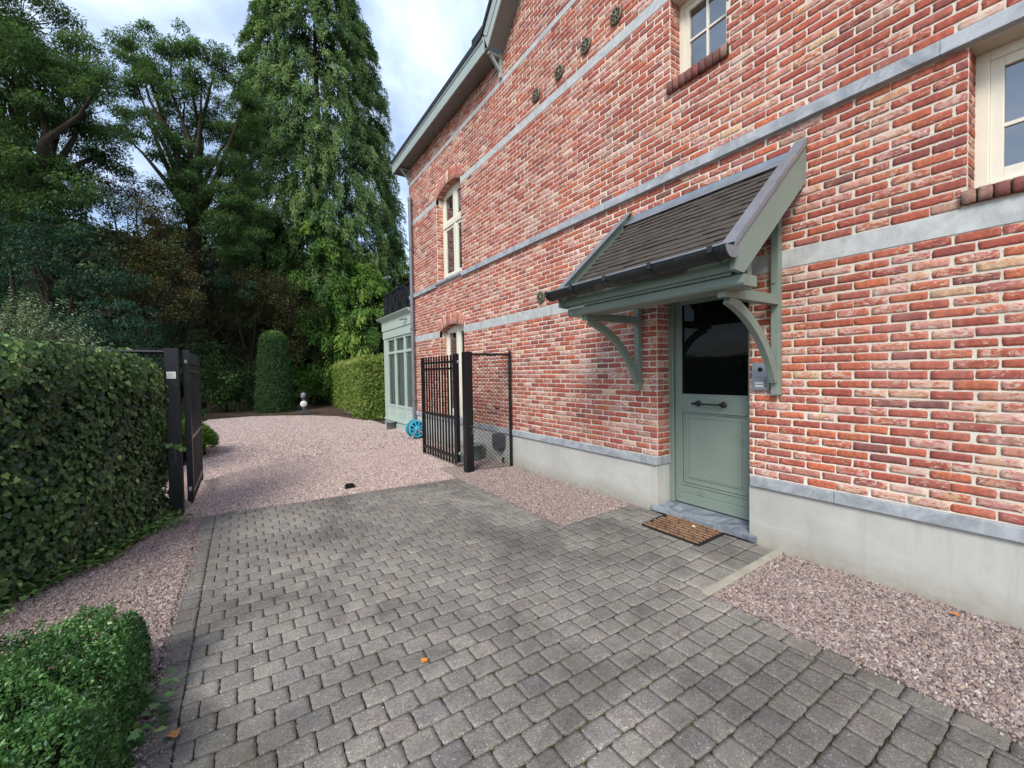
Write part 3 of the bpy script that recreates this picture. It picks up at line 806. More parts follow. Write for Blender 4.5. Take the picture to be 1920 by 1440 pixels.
v_ = B(); v_.box(-.935, 1.483, 2.135, -.90, 3.147, 2.262); v_.box(-.885, 1.52, 2.115, -.8995, 3.12, 2.18)
v_.prism([(-.86, 2.045), (-.87, 2.06), (-.87, 2.116), (-.70, 2.116), (-.70, 2.045)], 'y', 1.455, 3.17)
v_.prism([(-.70, 2.046), (-.70, 2.235), (-.64, 2.235), (-.64, 2.046)], 'y', 1.52, 3.11)
v_.build('eaves_beam', M['green'], canopy, .003)
# underside boards
v_ = B(); v_.prism([(-.64, 2.36), (-.64, 2.375), (-.0, 2.955), (-.0, 2.94)], 'y', 1.52, 3.11); v_.build('lining', M['green'], canopy)
# gutter : half round with hangers
gx_, gz, gr = -1.052, 2.258, .073
v_ = B(); K = 14
arcp = [(gx_-gr*math.cos(math.pi*i/K), gz-gr*math.sin(math.pi*i/K)) for i in range(K+1)]
arci = [(gx_-(gr-.004)*math.cos(math.pi*i/K), gz-(gr-.004)*math.sin(math.pi*i/K)) for i in range(K+1)]
vs = [(x_, y_, z_) for y_ in (1.425, 3.21) for (x_, z_) in arcp+arci[::-1]]
m_ = len(arcp)*2
v_.add(vs, [(k, (k+1) % m_, m_+(k+1) % m_, m_+k) for k in range(m_)], 0, True)
v_.tube([(gx_-gr-.002, 1.42, gz+.002), (gx_-gr-.002, 3.215, gz+.002)], .008, 8, 1)
for ye in (1.42, 3.207): v_.prism(arcp, 'y', ye, ye+.004, 1)
gut = v_.build('gutter', [M['zinc_dark'], M['zinc']], canopy)
for ye in (1.52, 1.98, 2.42, 2.82, 3.17):
    v_ = B(); a2 = [(gx_-(gr+.004)*math.cos(math.pi*i/K), gz-(gr+.004)*math.sin(math.pi*i/K)) for i in range(K+1)]
    vs = [(x_, y_, z_) for y_ in (ye-.014, ye+.014) for (x_, z_) in a2+arcp[::-1]]
    v_.add(vs, [(k, (k+1) % m_, m_+(k+1) % m_, m_+k) for k in range(m_)], 0, True)
    v_.box(gx_-gr-.016, ye-.016, gz-.034, gx_-gr-.003, ye+.016, gz+.010); v_.box(gx_-gr-.01, ye-.012, gz+.008, -.95, ye+.012, gz+.012)
    v_.build('gutter_hanger', M['zinc_dark'], canopy, .001)
# brackets : wall post, arm, curved brace (each bracket one sub-part)
for yc in (1.642, 3.014):
    v_ = B(); w = .058
    v_.box(-.062, yc-w/2, 1.292, -.004, yc+w/2, 2.93)
    v_.box(-.80, yc-w/2-.002, 1.998, -.062, yc+w/2+.002, 2.072)
    K = 16; cx_, cz_ = -.78, 1.36; out = []; inn = []
    P0 = Vector((-.735, 1.995)); P2 = Vector((-.062, 1.40)); P1 = Vector((-.27, 1.86))
    for i in range(K+1):
        t = i/K; pnt = P0*(1-t)**2+P1*2*t*(1-t)+P2*t*t
        tg = (P1-P0)*2*(1-t)+(P2-P1)*2*t; tg.normalize(); nn = Vector((-tg.y, tg.x))
        out.append(pnt+nn*.036); inn.append(pnt-nn*.036)
    out = [(min(q.x, -.06), min(q.y, 1.999)) for q in out]; inn = [(min(q.x, -.06), q.y) for q in inn]
    m3 = K+1
    for i in range(K):
        v_.add([(q[0], y_, q[1]) for y_ in (yc-w*.42, yc+w*.42) for q in (inn[i], inn[i+1], out[i+1], out[i])],
               [(0, 1, 2, 3), (7, 6, 5, 4), (0, 4, 5, 1), (2, 6, 7, 3)]+([(0, 3, 7, 4)] if i == 0 else [])+([(1, 5, 6, 2)] if i == K-1 else []))
    for z in (2.18, 2.60): v_.tube([(-.061, yc+.004, z), (-.072, yc+.004, z)], .011, 8)
    v_.build('bracket', M['green'], canopy, .003)

# ------------------------------------------------------------------ conservatory beyond the far corner
cons = empty('conservatory', (1.8, 11.4, 0), 'pale green glazed garden room with flat roof at the far end of the house', 'conservatory')
XC = .05; ya, yb = 10.07, 12.62
b = B()
b.box(XC-.03, ya, -.05, XC+.1, yb+.02, .14)
b.box(XC+.0, ya, .14, XC+.08, yb, .22); b.box(XC-.04, ya, .195, XC+.10, yb+.04, .232)
b.box(3.3, ya, -.05, 3.4, yb, 3.1); b.box(XC+.101, yb-.06, -.05, 3.3, yb+.02, .6)
b.build('base', M['palegreen'], cons, .004)
fr = B()
post = [ya+.03, 10.80, 11.60, 12.30]
for i, y in enumerate([10.12, 10.80, 11.60, 12.34]): fr.box(XC-.005, y-.045, .232, XC+.08, y+.045, 2.55)
fr.box(XC-.012, 12.42, .232, XC+.09, 12.62, 2.58)
for z0, z1 in ((2.10, 2.17), (.60, .66), (.232, .28), (2.50, 2.56)): fr.box(XC+.003, ya, z0, XC+.07, 12.42, z1)
fr.box(XC+.02, ya, .28, XC+.05, 12.42, .60)
# return side facing the garden
for xx in (.85, 1.65, 2.45): fr.box(xx-.04, 12.56, .232, xx+.04, 12.61, 2.55)
for z0, z1 in ((2.10, 2.17), (.60, .66), (2.50, 2.56)): fr.box(.15, 12.565, z0, 3.3, 12.605, z1)
fr.build('frame', M['palegreen'], cons, .003)
for (a, e) in ((10.165, 10.755), (10.845, 11.555), (11.645, 12.295)):
    for (z0, z1) in ((.66, 2.10), (2.17, 2.50)):
        g = B(); g.add([(XC+.04, a, z0), (XC+.04, e, z0), (XC+.04, e, z1), (XC+.04, a, z1)], [(0, 3, 2, 1)]); g.build('pane', M['cglass'], cons, fix=False)
g = B(); g.add([(.15, 12.585, .66), (3.3, 12.585, .66), (3.3, 12.585, 2.5), (.15, 12.585, 2.5)], [(0, 3, 2, 1)]); g.build('pane', M['cglass'], cons, fix=False)
cu = B(); K = 90
pts = [(XC+.115+.035*math.sin(i*1.35)+.015*math.sin(i*.5), ya+.05+(2.4)*i/K) for i in range(K+1)]
cu.add([(x_, y_, z_) for z_ in (.35, 2.5) for (x_, y_) in pts], [(i, i+1, K+2+i, K+1+i) for i in range(K)], 0, True); cu.build('curtain', M['curtain'], cons)
b = B()
b.box(XC-.03, ya, 2.56, XC+.1, yb+.03, 2.775); b.box(XC-.05, ya, 2.78, XC+.1, yb+.05, 3.06); b.box(.101, yb-.07, 2.56, 3.35, yb+.049, 3.059)
b.prism([(XC-.05, 3.055), (XC-.17, 3.14), (XC-.17, 3.165), (XC+.3, 3.165), (XC+.3, 3.056)], 'y', ya, yb+.17)
b.build('cornice', M['palegreen'], cons, .004)
b = B(); b.box(XC-.18, ya, 3.166, 3.4, yb+.18, 3.19); b.build('roof', M['zinc_dark'], cons)
# railing with crossed bars round the roof terrace
b = B()
yr = [10.1, 10.72, 11.34, 11.96, 12.55]; XR = XC+.02; zt = 3.86
b.bar((XR, 10.08, zt), (XR, 12.58, zt), .05, .035); b.bar((XR, 10.08, 3.24), (XR, 12.58, 3.24), .04, .03)
for y in yr: b.box(XR-.02, y-.018, 3.19, XR+.02, y+.018, zt)
for a, e in zip(yr[:-1], yr[1:]):
    b.bar((XR-.005, a, 3.24), (XR-.005, e, zt), .016, .022); b.bar((XR+.005, a, zt), (XR+.005, e, 3.24), .016, .022)
b.bar((XR, 12.55, zt), (3.2, 12.55, zt), .05, .035)
for x_ in (.7, 1.35, 2.0, 2.65): b.box(x_-.018, 12.53, 3.19, x_+.018, 12.57, zt); b.bar((x_-.63, 12.55, 3.24), (x_, 12.55, zt), .016, .022)
b.build('railing', M['zinc_dark'], cons)
b = B(); b.box(XR+.03, 10.09, 3.19, XR+.05, 12.52, 3.83); b.build('railing_panel', M['slate'], cons)  # upright dark infill panel close behind the railing
b = B(); b.tube([(XC-.045, 10.4, 2.93), (XC-.13, 10.45, 2.925), (XC-.15, 10.62, 2.92)], .022, 8); b.build('spout', M['pipe'], cons)

# ------------------------------------------------------------------ open gate
def gate_leaf(x, y0, y1, parent, flipside):
    lf = B()
    lf.box(x-.03, y0, .10, x+.03, y0+.065, 1.82); lf.box(x-.022, y1-.045, .03, x+.022, y1, 1.81)
    for z, hh in ((1.70, .035), (1.59, .035), (.80, .05), (.17, .05)): lf.box(x-.018, y0+.065, z-hh/2, x+.018, y1-.045, z+hh/2)
    leaf = lf.build('gate_leaf', M['black'], parent, .003)
    n_ = 12
    for i in range(n_):
        y = y0+.065+(y1-y0-.11)*(i+.5)/n_
        bb = B(); bb.box(x-.012+.0, y-.0115, .045, x+.012, y+.0115, 1.81); bb.build('bar', M['black'], leaf)
    hb = B(); hb.lathe((x, y0-.03, 1.66), [(.0, 0), (.014, 0), (.014, .05), (0, .05)], 10); hb.bar((x, y0-.06, 1.685), (x, y0+.02, 1.685), .018, .018)
    hb.build('hinge', M['steel'], leaf); hb = B()
    hb.lathe((x, y0-.03, .22), [(.0, 0), (.014, 0), (.014, .05), (0, .05)], 10); hb.bar((x, y0-.06, .245), (x, y0+.02, .245), .018, .018)
    hb.build('hinge', M['steel'], leaf)
    return leaf
for side in ('r', 'l'):
    if side == 'r': px_, py_, lx = -.711, 5.69, -.735; lab = 'open black barred gate leaf on a square post beside the brick wall'
    else: px_, py_, lx = -4.215, 5.86, -4.105; lab = 'open black barred gate leaf on a square post at the end of the ivy hedge'
    gt = empty('metal_gate', (px_, py_, 0), lab, 'gate', 'two leaves of the driveway gate')
    b = B(); b.box(px_-.06, py_-.06, -.05, px_+.06, py_+.06, 1.83); post = b.build('post', M['black'], gt, .004)
    s_ = -1 if side == 'r' else 1
    b = B(); xx, yy = px_+(.045 if side == 'r' else -.005), py_-.072
    if side == 'r': ring(b, px_+.02, px_+.052, 0, 0, 0, 0, 0) if False else None
    # small recessed pull on the post face
    x0_, x1_ = (px_+.0, px_+.045) if side == 'r' else (px_-.03, px_+.015)
    for (a, e, c_, d_) in ((x0_, x1_, .70, .712), (x0_, x1_, .588, .60), (x1_-.01, x1_, .60, .70)): b.box(a, py_-.074, c_, e, py_-.0605, d_)
    b.build('pull', M['dark_plastic'], post)
    if side == 'l':
        b = B(); b.box(px_-.045, py_-.066, 1.50, px_+.035, py_-.0605, 1.575, 0)
        for i, (a, e) in enumerate(((-.03, .022), (-.03, .01), (-.03, .016), (-.005, .024))): b.box(px_+a, py_-.0668, 1.556-i*.013, px_+e, py_-.0662, 1.559-i*.013, 1)
        o = b.build('sign_plate', [M['white'], M['ink']], post, .002); o['label'] = 'small white sticker plate with faint grey print on the post'
    gate_leaf(lx, 5.98, 7.50, gt, s_)
# gate stop set in the gravel edge
b = B(); b.prism([(-2.47, 0.0), (-2.465, .045), (-2.45, .06), (-2.37, .06), (-2.355, .045), (-2.35, 0)], 'y', 5.82, 5.88); b.box(-2.445, 5.815, .02, -2.375, 5.8195, .045)
tag(b.build('gate_stop', M['black'], None, .004), 'small black gate stop at the edge between paving and gravel', 'gate stop')

# chain link panels
def chain(x0, y0, x1, y1, z0, z1, parent, step=.062, r=.0027):
    Ln = math.hypot(x1-x0, y1-y0); ux, uy = (x1-x0)/Ln, (y1-y0)/Ln
    segs = []; H_ = z1-z0
    k = -int(H_/step)-1
    while k*step < Ln:
        for s in (1, -1):
            t0 = k*step; pts = []
            a = t0 if s == 1 else t0; 
            # line u = a + s*(z-z0) (s=1) or from the top
            u0 = t0; u1 = t0+H_
            zz0, zz1 = (z0, z1) if s == 1 else (z1, z0)
            ua, ub = max(u0, 0), min(u1, Ln)
            if ub-ua > .01:
                za = zz0+(zz1-zz0)*(ua-u0)/H_; zb = zz0+(zz1-zz0)*(ub-u0)/H_
                segs.append(((x0+ux*ua-uy*.001*s, y0+uy*ua+ux*.001*s, za), (x0+ux*ub-uy*.001*s, y0+uy*ub+ux*.001*s, zb)))
        k += 1
    b = B()
    for p_, q_ in segs: b.tube([p_, q_], r, 4, cap=False)
    return b.build('wire_mesh', M['black'], parent)
fence = empty('chain_link_fence', (-.35, 5.62, 0), 'narrow black chain link panel filling the gap between gate post and brick wall', 'fence')
b = B(); b.tube([(-.05, 5.52, -.05), (-.05, 5.52, 1.84)], .019, 12); b.lathe((-.05, 5.52, 1.84), [(.021, 0), (.018, .012), (0, .018)], 12); b.build('post', M['black'], fence)
b = B(); b.tube([(-.65, 5.69, 1.795), (-.05, 5.52, 1.79)], .02, 10); b.build('top_rail', M['black'], fence)
chain(-.65, 5.69, -.07, 5.525, .02, 1.78, fence)
b = B(); b.tube([(-.65, 5.685, .04), (-.07, 5.52, .04)], .002, 5); b.tube([(-.65, 5.685, .9), (-.07, 5.52, .9)], .002, 5); b.tube([(-.073, 5.522, 0), (-.073, 5.522, 1.82)], .005, 6); b.build('tension_wire', M['black'], fence)
fence2 = empty('chain_link_fence', (-5.3, 5.95, 0), 'black chain link fence with top rail running behind the ivy hedge', 'fence')
b = B(); b.tube([(-4.28, 5.86, 1.79), (-6.6, 6.1, 1.81)], .022, 10); b.build('top_rail', M['black'], fence2)
for (x_, y_) in ((-5.4, 5.975), (-6.55, 6.1)): b = B(); b.tube([(x_, y_, 0), (x_, y_, 1.8)], .022, 10); b.build('post', M['black'], fence2)
chain(-4.28, 5.86, -6.6, 6.1, .3, 1.835, fence2)

# ------------------------------------------------------------------ small things
mt = empty('doormat', (-.24, 2.36, .02), 'rubber doormat with brown coir bars in front of the green door', 'doormat')
def gz0(x): return max(0., .035*(x+1.0))
b = B()
mx0, mx1, my0, my1 = -.42, -.035, 2.065, 2.665
mz = lambda x_: gz0(x_)+.004
b.add([(x_, y_, mz(x_)+dz) for dz in (0, .014) for (x_, y_) in ((mx0, my0), (mx1, my0+.0), (mx1, my1+.03), (mx0, my1))], [(0, 3, 2, 1), (4, 5, 6, 7), (0, 1, 5, 4), (1, 2, 6, 5), (2, 3, 7, 6), (3, 0, 4, 7)])
b.build('rubber_base', M['rubber'], mt, .005)
b = B(); nr = 8
for i in range(nr):
    x_ = mx0+.022+(mx1-mx0-.035)*i/(nr-1); st = [-.02, .045, .11][i % 3]
    y = my0+.02-[0, .06, .02, .09][i % 4]
    while y < my1-.02:
        a, e = max(y, my0+.02), min(y+.128, my1-.018)
        if e-a > .03: b.tube([(x_, a, mz(x_)+.018), (x_, e, mz(x_)+.018)], .0115, 8)
        y += .142
b.build('coir_bars', M['mat_bar'], mt)

hr = empty('hose_reel', (-.17, 9.46, 0), 'turquoise hose reel standing on the gravel by the house corner', 'hose reel')
C0 = (-.17, 9.46)
Zr = .235
b = B(); b.lathe((C0[0], 9.36, Zr), [(.165, 0), (.19, -.012), (.205, 0), (.19, .014), (.165, .01), (.165, 0)], 32, axis='y')
for k in range(10):
    t = k*math.pi/5; b.bar((C0[0]+.05*math.cos(t), 9.355, Zr+.05*math.sin(t)), (C0[0]+.18*math.cos(t), 9.355, Zr+.18*math.sin(t)), .034, .012, (0, 1, 0))
b.lathe((C0[0], 9.36, Zr), [(0, -.02), (.06, -.016), (.07, 0), (0, .01)], 20, axis='y')
b.build('reel', M['blue_plastic'], hr)
b = B(); b.lathe((C0[0], 9.60, Zr), [(.05, 0), (.19, 0), (.205, .01), (.19, .02), (.0, .02)], 32, axis='y')
b.build('reel', M['blue_plastic'], hr)
b = B()
for i in range(9):
    rr_ = [.17, .155, .175][i % 3]; yy = 9.385+i*.026
    pts = [(C0[0]+rr_*math.cos(t*math.pi/12), yy, Zr+rr_*math.sin(t*math.pi/12)) for t in range(25)]
    b.tube(pts, .0135, 7, cap=False)
b.build('hose', M['hose'], hr)
b = B()
for yy in (9.335, 9.635):
    b.tube([(C0[0]-.16, yy, .01), (C0[0], yy, Zr+.02), (C0[0]+.16, yy, .01)], .011, 8)
b.tube([(C0[0]-.16, 9.335, .01), (C0[0]-.16, 9.635, .01)], .011, 8); b.tube([(C0[0]+.16, 9.335, .01), (C0[0]+.16, 9.635, .01)], .011, 8)
b.tube([(C0[0], 9.335, Zr), (C0[0]+.05, 9.30, Zr-.08)], .012, 8); b.build('stand', M['steel'], hr)
b = B(); b.lathe((C0[0]+.22, 9.33, 0), [(.045, 0), (.065, .11), (.07, .11), (.07, .13), (.055, .13), (.04, .02)], 18); 
tag(b.build('flower_pot', M['orange']), 'small terracotta pot beside the turquoise hose reel', 'flower pot')

b = B(); b.lathe((-.11, 11.62, 0), [(0, .01), (.11, 0), (.115, .01), (.12, .17), (.15, .175), (.15, .21), (.13, .21), (.12, .19), (0, .19)], 26)
tag(b.build('zinc_tub', M['pipe']), 'grey metal tub on the gravel below the far window corner', 'tub')
b = B(); b.lathe((-.22, 6.42, 0), [(0, .01), (.10, 0), (.105, .01), (.14, .26), (.15, .262), (.15, .28), (.135, .28), (.10, .03), (0, .03)], 26)
tag(b.build('plastic_bucket', M['bucket'], None), 'grey plastic bucket on the gravel behind the chain link panel', 'bucket')
b = B(); b.box(-.52, 6.35, 0, -.33, 6.75, .10); b.box(-.50, 6.37, .1, -.35, 6.73, .12); b.tube([(-.5, 6.4, .12), (-.5, 6.55, .25), (-.36, 6.55, .25), (-.36, 6.4, .12)], .012, 8)
tag(b.build('watering_tray', M['bucket'], None, .01), 'low grey plastic tray with handle beside the grey bucket', 'tray')

bo = empty('bollard_lamp', (-1.49, 18.6, 0), 'short garden bollard lamp with round white face on the mulch', 'lamp')
b = B(); b.box(-1.59, 18.5, 0, -1.39, 18.7, .05); b.box(-1.55, 18.56, .05, -1.43, 18.66, .62); b.build('post', M['dark_plastic'], bo, .01)
b = B(); b.lathe((-1.49, 18.61, .62), [(0, 0), (.09, .01), (.11, .05), (.11, .15), (.09, .21), (.0, .25)], 20); b.build('lamp_head', M['pipe'], bo)
b = B(); b.lathe((-1.50, 18.55, .40), [(0, -.03), (.12, -.03), (.13, -.015), (.13, 0), (0, 0)], 26, axis='y'); b.build('reflector_disc', M['white'], bo)
b = B(); b.bar((.33, 20.4, .07), (-.06, 16.9, .07), .16, .13); tag(b.build('wooden_sleeper', M['wood'], None, .02), 'weathered wooden sleeper lying along the foot of the beech hedge', 'sleeper')

# fallen leaves
def fallen(x, y, z, s, rz, col, lab, curl=.25):
    o = [(0, 0), (.18, .30), (.30, .26), (.42, .48), (.62, .36), (.72, .18), (1.05, 0), (.72, -.2), (.6, -.38), (.42, -.44), (.3, -.25), (.16, -.3)]
    vs = [(0.5, 0, .1)]+[(a, c_, .1+curl*(abs(c_)**1.2)+.12*(a-.5)**2) for a, c_ in o]
    n_ = len(o); me = bpy.data.meshes.new('fallen_leaf'); cr, srr = math.cos(rz), math.sin(rz)
    me.from_pydata([((vx-.5)*s*cr-vy*s*srr, (vx-.5)*s*srr+vy*s*cr, vz*s) for vx, vy, vz in vs], [], [(0, i+1, (i+1) % n_+1) for i in range(n_)]); me.update()
    ob = link('fallen_leaf', me, mat_simple('dry_leaf', sr(*col), .7, .2, 60)); ob.location = (x, y, z)
    return tag(ob, lab, 'leaf', 'fallen leaves on the ground')
fallen(-2.83, 2.06, .006, .045, .4, (226, 140, 52), 'small bright orange leaf lying in the middle of the grey pavers')
fallen(-3.87, 2.22, .006, .055, 2.0, (186, 128, 78), 'curled tan leaf on the pavers beside the low box bush', .7)
fallen(-.13, .63, .045, .05, 1.2, (206, 132, 70), 'orange leaf on the pink gravel near the plinth')
fallen(-.12, 2.30, .045, .07, -.6, (214, 190, 160), 'pale dried leaf lying on the doormat', .5)
fallen(-3.98, 2.42, .006, .06, .9, (140, 84, 60), 'reddish brown leaf at the foot of the low box bush', .4)

# ------------------------------------------------------------------ ground
def sheet(name, poly, z, mat, label=None, zf=None, kind='structure', n=1):
    b = B(); b.add([(x_, y_, (zf(x_, y_) if zf else z)) for x_, y_ in poly], [list(range(len(poly)))])
    o = b.build(name, mat); tag(o, label, None, None, kind); return o
sheet('ground', [(-150, -60), (150, -60), (150, 220), (-150, 220)], -.03, M['soil'])
# joint bed under the paving
b = B(); b.add([(-4.03, -2.2, -.007), (-1.0, -2.2, -.007), (-1.0, 5.66, -.007), (-4.0, 5.72, -.007)], [(0, 1, 2, 3)])
b.add([(-1.0, 1.6, -.007), (.04, 1.6, .0295), (.04, 3.13, .0295), (-1.0, 3.13, -.007)], [(0, 1, 2, 3)])
tag(b.build('paving_joints', M['joint']), None, None, None, 'structure')
PC4 = []; 
def pav(x0, x1, y0, y1, rot=0):
    g = .0027
    cx_, cy_ = (x0+x1)/2, (y0+y1)/2; hx_, hy_ = (x1-x0)/2-g, (y1-y0)/2-g
    a = RNG.normal(0, .006); ca, sa = math.cos(a), math.sin(a); tl = RNG.normal(0, .0006, 2); z0 = RNG.normal(0, .0007)
    r = []
    for u, v in ((-1, -1), (1, -1), (1, 1), (-1, 1)):
        xx = cx_+(u*hx_*ca-v*hy_*sa); yy = cy_+(u*hx_*sa+v*hy_*ca)
        r.append((xx, yy, gz0(xx)+z0+tl[0]*u+tl[1]*v))
    PC4.append(r)
y = -2.0; r_ = 0
def ytop(x_): return 5.60-.055*(x_+3.84)
while y < 5.55:
    # rows bow very slightly across the drive
    x_ = -3.862-(.071 if r_ % 2 else 0)
    while x_ < -1.145:
        w_ = .1415+RNG.normal(0, .002)
        a, e = max(x_, -3.862), min(x_+w_, -1.14)
        if -1.14-e < .03: e = -1.14
        ye = y+.1225; yt = ytop((a+e)/2)-.09
        if e-a > .03 and y < yt-.03:
            pav(a, e, y+RNG.normal(0, .0012), min(ye, yt) if yt-ye < .03 and yt > ye or ye > yt else ye)
        x_ += w_
    y += .1225; r_ += 1
y = -2.0
while y < 5.5:
    w_ = .165+RNG.normal(0, .003)
    if not (1.5 < y < 3.13-w_ and False): pav(-1.136, -1.005, y, y+w_)
    y += w_
y = -2.0
while y < 5.5:
    w_ = .155+RNG.normal(0, .004)
    pav(-3.995+RNG.normal(0, .006), -3.863, y, y+w_); y += w_
x_ = -3.99
while x_ < -1.02:
    w_ = .1+RNG.normal(0, .002); e = x_+w_; PCn = len(PC4)
    t0, t1 = ytop(x_), ytop(e)
    g = .003; PC4.append([(x_+g, t0-.085, 0), (e-g, t1-.085, 0), (e-g, t1, .0), (x_+g, t0, .0)]); x_ = e
# path to the door : stones laid towards the wall
yy = 1.665+.145
rowi = 0
while yy < 3.0:
    x_ = -1.0-(.105 if rowi % 2 else 0)
    while x_ < .02:
        a, e = max(x_, -1.0), min(x_+.208, .03)
        if e-a > .03 and not (e > -.05 and yy > 1.82 and yy < 2.85 and a > -.04): pav(a, e, yy, min(yy+.152, 3.0))
        x_ += .208
    yy += .152; rowi += 1
for (ya_, yb_) in ((1.665, 1.81), (3.0, 3.125)):
    x_ = -1.0
    while x_ < .02: pav(x_, min(x_+.208, .03), ya_, yb_); x_ += .208
PC4 = np.array(PC4); n = len(PC4)
base = np.array([sr(122, 118, 110), sr(125, 121, 112), sr(120, 117, 109), sr(127, 122, 113), sr(124, 118, 110), sr(117, 114, 108)])
pc = base[RNG.choice(6, n)]*RNG.uniform(1.22, 1.36, (n, 1))
V, F, CC, LL = blocks(PC4, np.tile([0, 0, 1.], (n, 1)), pc, np.zeros(n), np.full(n, .001), .0017, .005, .02, 8, 8, bulge=.0002, jn=.00018, flare=.0001)
tag(fast('paving', V, F, M['paver'], None, cols=CC), None, None, None, 'structure')
# edging strip
b = B(); b.add([(-1.03, 1.598, -.03), (.0, 1.598, .0), (.0, 1.66, .0), (-1.03, 1.66, -.03), (-1.03, 1.598, .010), (.0, 1.598, .042), (.0, 1.66, .042), (-1.03, 1.66, .010)],
   [(0, 3, 2, 1), (4, 5, 6, 7), (0, 1, 5, 4), (1, 2, 6, 5), (2, 3, 7, 6), (3, 0, 4, 7)]); b.v = b.v
tag(b.build('kerb', M['concrete'], None, .004), None, None, None, 'structure')

# gravel beds : solid bed + loose stones on it
def gz1(x_, y_): return -.006+(gz0(x_) if -1.0 < x_ < .1 else 0)
beds = {
 'r1': [(-1.0, -2.0), (.05, -2.0), (.05, 1.597), (-1.0, 1.597)],
 'r2': [(-1.0, 3.13), (.05, 3.13), (.05, 6.2), (-1.0, 6.2)],
 'l': [(-5.6, .5), (-4.0, .5), (-4.0, 5.62), (-5.6, 5.62)],
 'mid': [(-4.6, 5.62), (-4.0, 5.62), (-3.84, 5.60), (-1.02, 5.45), (-1.0, 6.2), (0.05, 6.2), (0.05, 8.6), (-4.5, 8.6)],
 'far': [(-4.5, 8.6), (.05, 8.6), (.05, 14.2), (-.2, 14.6), (-.6, 16.5), (-1.3, 17.6), (-2.4, 18.5), (-3.4, 18.9), (-4.6, 18.6), (-4.9, 16), (-4.6, 13), (-4.3, 10)],
}
def gn_scatter(obj, dens, s0, s1, mat, seed, keep=True):
    ng = bpy.data.node_groups.new('pebbles', 'GeometryNodeTree')
    ng.interface.new_socket('Geometry', in_out='INPUT', socket_type='NodeSocketGeometry')
    ng.interface.new_socket('Geometry', in_out='OUTPUT', socket_type='NodeSocketGeometry')
    A = ng.nodes.new; K = ng.links.new
    gi, go = A('NodeGroupInput'), A('NodeGroupOutput')
    ds = A('GeometryNodeDistributePointsOnFaces'); ds.inputs['Density'].default_value = dens; ds.inputs['Seed'].default_value = seed
    K(gi.outputs[0], ds.inputs['Mesh'])
    js = A('GeometryNodeGeometryToInstance')
    for i in range(4):
        ic = A('GeometryNodeMeshIcoSphere'); ic.inputs['Radius'].default_value = .5; ic.inputs['Subdivisions'].default_value = 1 if i % 2 else 2
        sp = A('GeometryNodeSetPosition'); nz = A('ShaderNodeTexNoise'); nz.noise_dimensions = '4D'
        nz.inputs['W'].default_value = i*7.3+seed; nz.inputs['Scale'].default_value = 1.5; nz.inputs['Detail'].default_value = 1
        vm = A('ShaderNodeVectorMath'); vm.operation = 'SUBTRACT'; vm.inputs[1].default_value = (.5, .5, .5); K(nz.outputs['Color'], vm.inputs[0])
        vs_ = A('ShaderNodeVectorMath'); vs_.operation = 'SCALE'; vs_.inputs['Scale'].default_value = 1.5; K(vm.outputs[0], vs_.inputs[0])
        K(ic.outputs['Mesh'], sp.inputs['Geometry']); K(vs_.outputs[0], sp.inputs['Offset'])
        K(sp.outputs[0], js.inputs[0])
    ip = A('GeometryNodeInstanceOnPoints'); K(ds.outputs['Points'], ip.inputs['Points']); K(js.outputs[0], ip.inputs['Instance'])
    ip.inputs['Pick Instance'].default_value = True
    rv = A('FunctionNodeRandomValue'); rv.data_type = 'FLOAT_VECTOR'; rv.inputs[0].default_value = (0, 0, 0); rv.inputs[1].default_value = (6.28, 6.28, 6.28)
    K(rv.outputs[0], ip.inputs['Rotation'])
    sc = A('FunctionNodeRandomValue'); sc.data_type = 'FLOAT_VECTOR'; sc.inputs[0].default_value = (s0, s0, s0*.6); sc.inputs[1].default_value = (s1, s1, s1*.8)
    K(sc.outputs[0], ip.inputs['Scale'])
    rz = A('FunctionNodeRandomValue'); rz.data_type = 'FLOAT_VECTOR'; rz.inputs[0].default_value = (0, 0, -.004); rz.inputs[1].default_value = (0, 0, .006); rz.inputs['Seed'].default_value = 3
    sm = A('GeometryNodeSetMaterial'); sm.inputs['Material'].default_value = mat
    st = A('GeometryNodeTranslateInstances'); K(ip.outputs[0], st.inputs[0]); K(rz.outputs[0], st.inputs['Translation'])
    K(st.outputs[0], sm.inputs['Geometry'])
    jn = A('GeometryNodeJoinGeometry')
    if keep: K(gi.outputs[0], jn.inputs[0])
    K(sm.outputs[0], jn.inputs[0])
    K(jn.outputs[0], go.inputs[0])
    md = obj.modifiers.new('stones', 'NODES'); md.node_group = ng
for key, dens, s0, s1 in (('r1', 11500, .009, .028), ('r2', 11500, .009, .024), ('l', 11500, .008, .024), ('mid', 7500, .011, .026), ('far', 2600, .014, .032)):
    poly = beds[key]; zz = gz1 if key in ('r1', 'r2') else None
    o = sheet('gravel', poly, -.007 if key in ('l',) else -.005, M['gbed'], None, zz, 'stuff')
    tag(o, {'r1': 'pink gravel bed between the pavers and the plinth right of the door', 'r2': 'pink gravel bed between the pavers and the plinth left of the door',
            'l': 'strip of pink gravel along the foot of the ivy hedge', 'mid': 'pink gravel drive just inside the gate', 'far': 'pink gravel drive curving towards the trees'}[key], 'gravel')
    gn_scatter(o, dens, s0, s1, M['pebble_dark' if key in ('r1', 'l', 'r2') else 'pebble'], len(key)+int(dens) % 97)
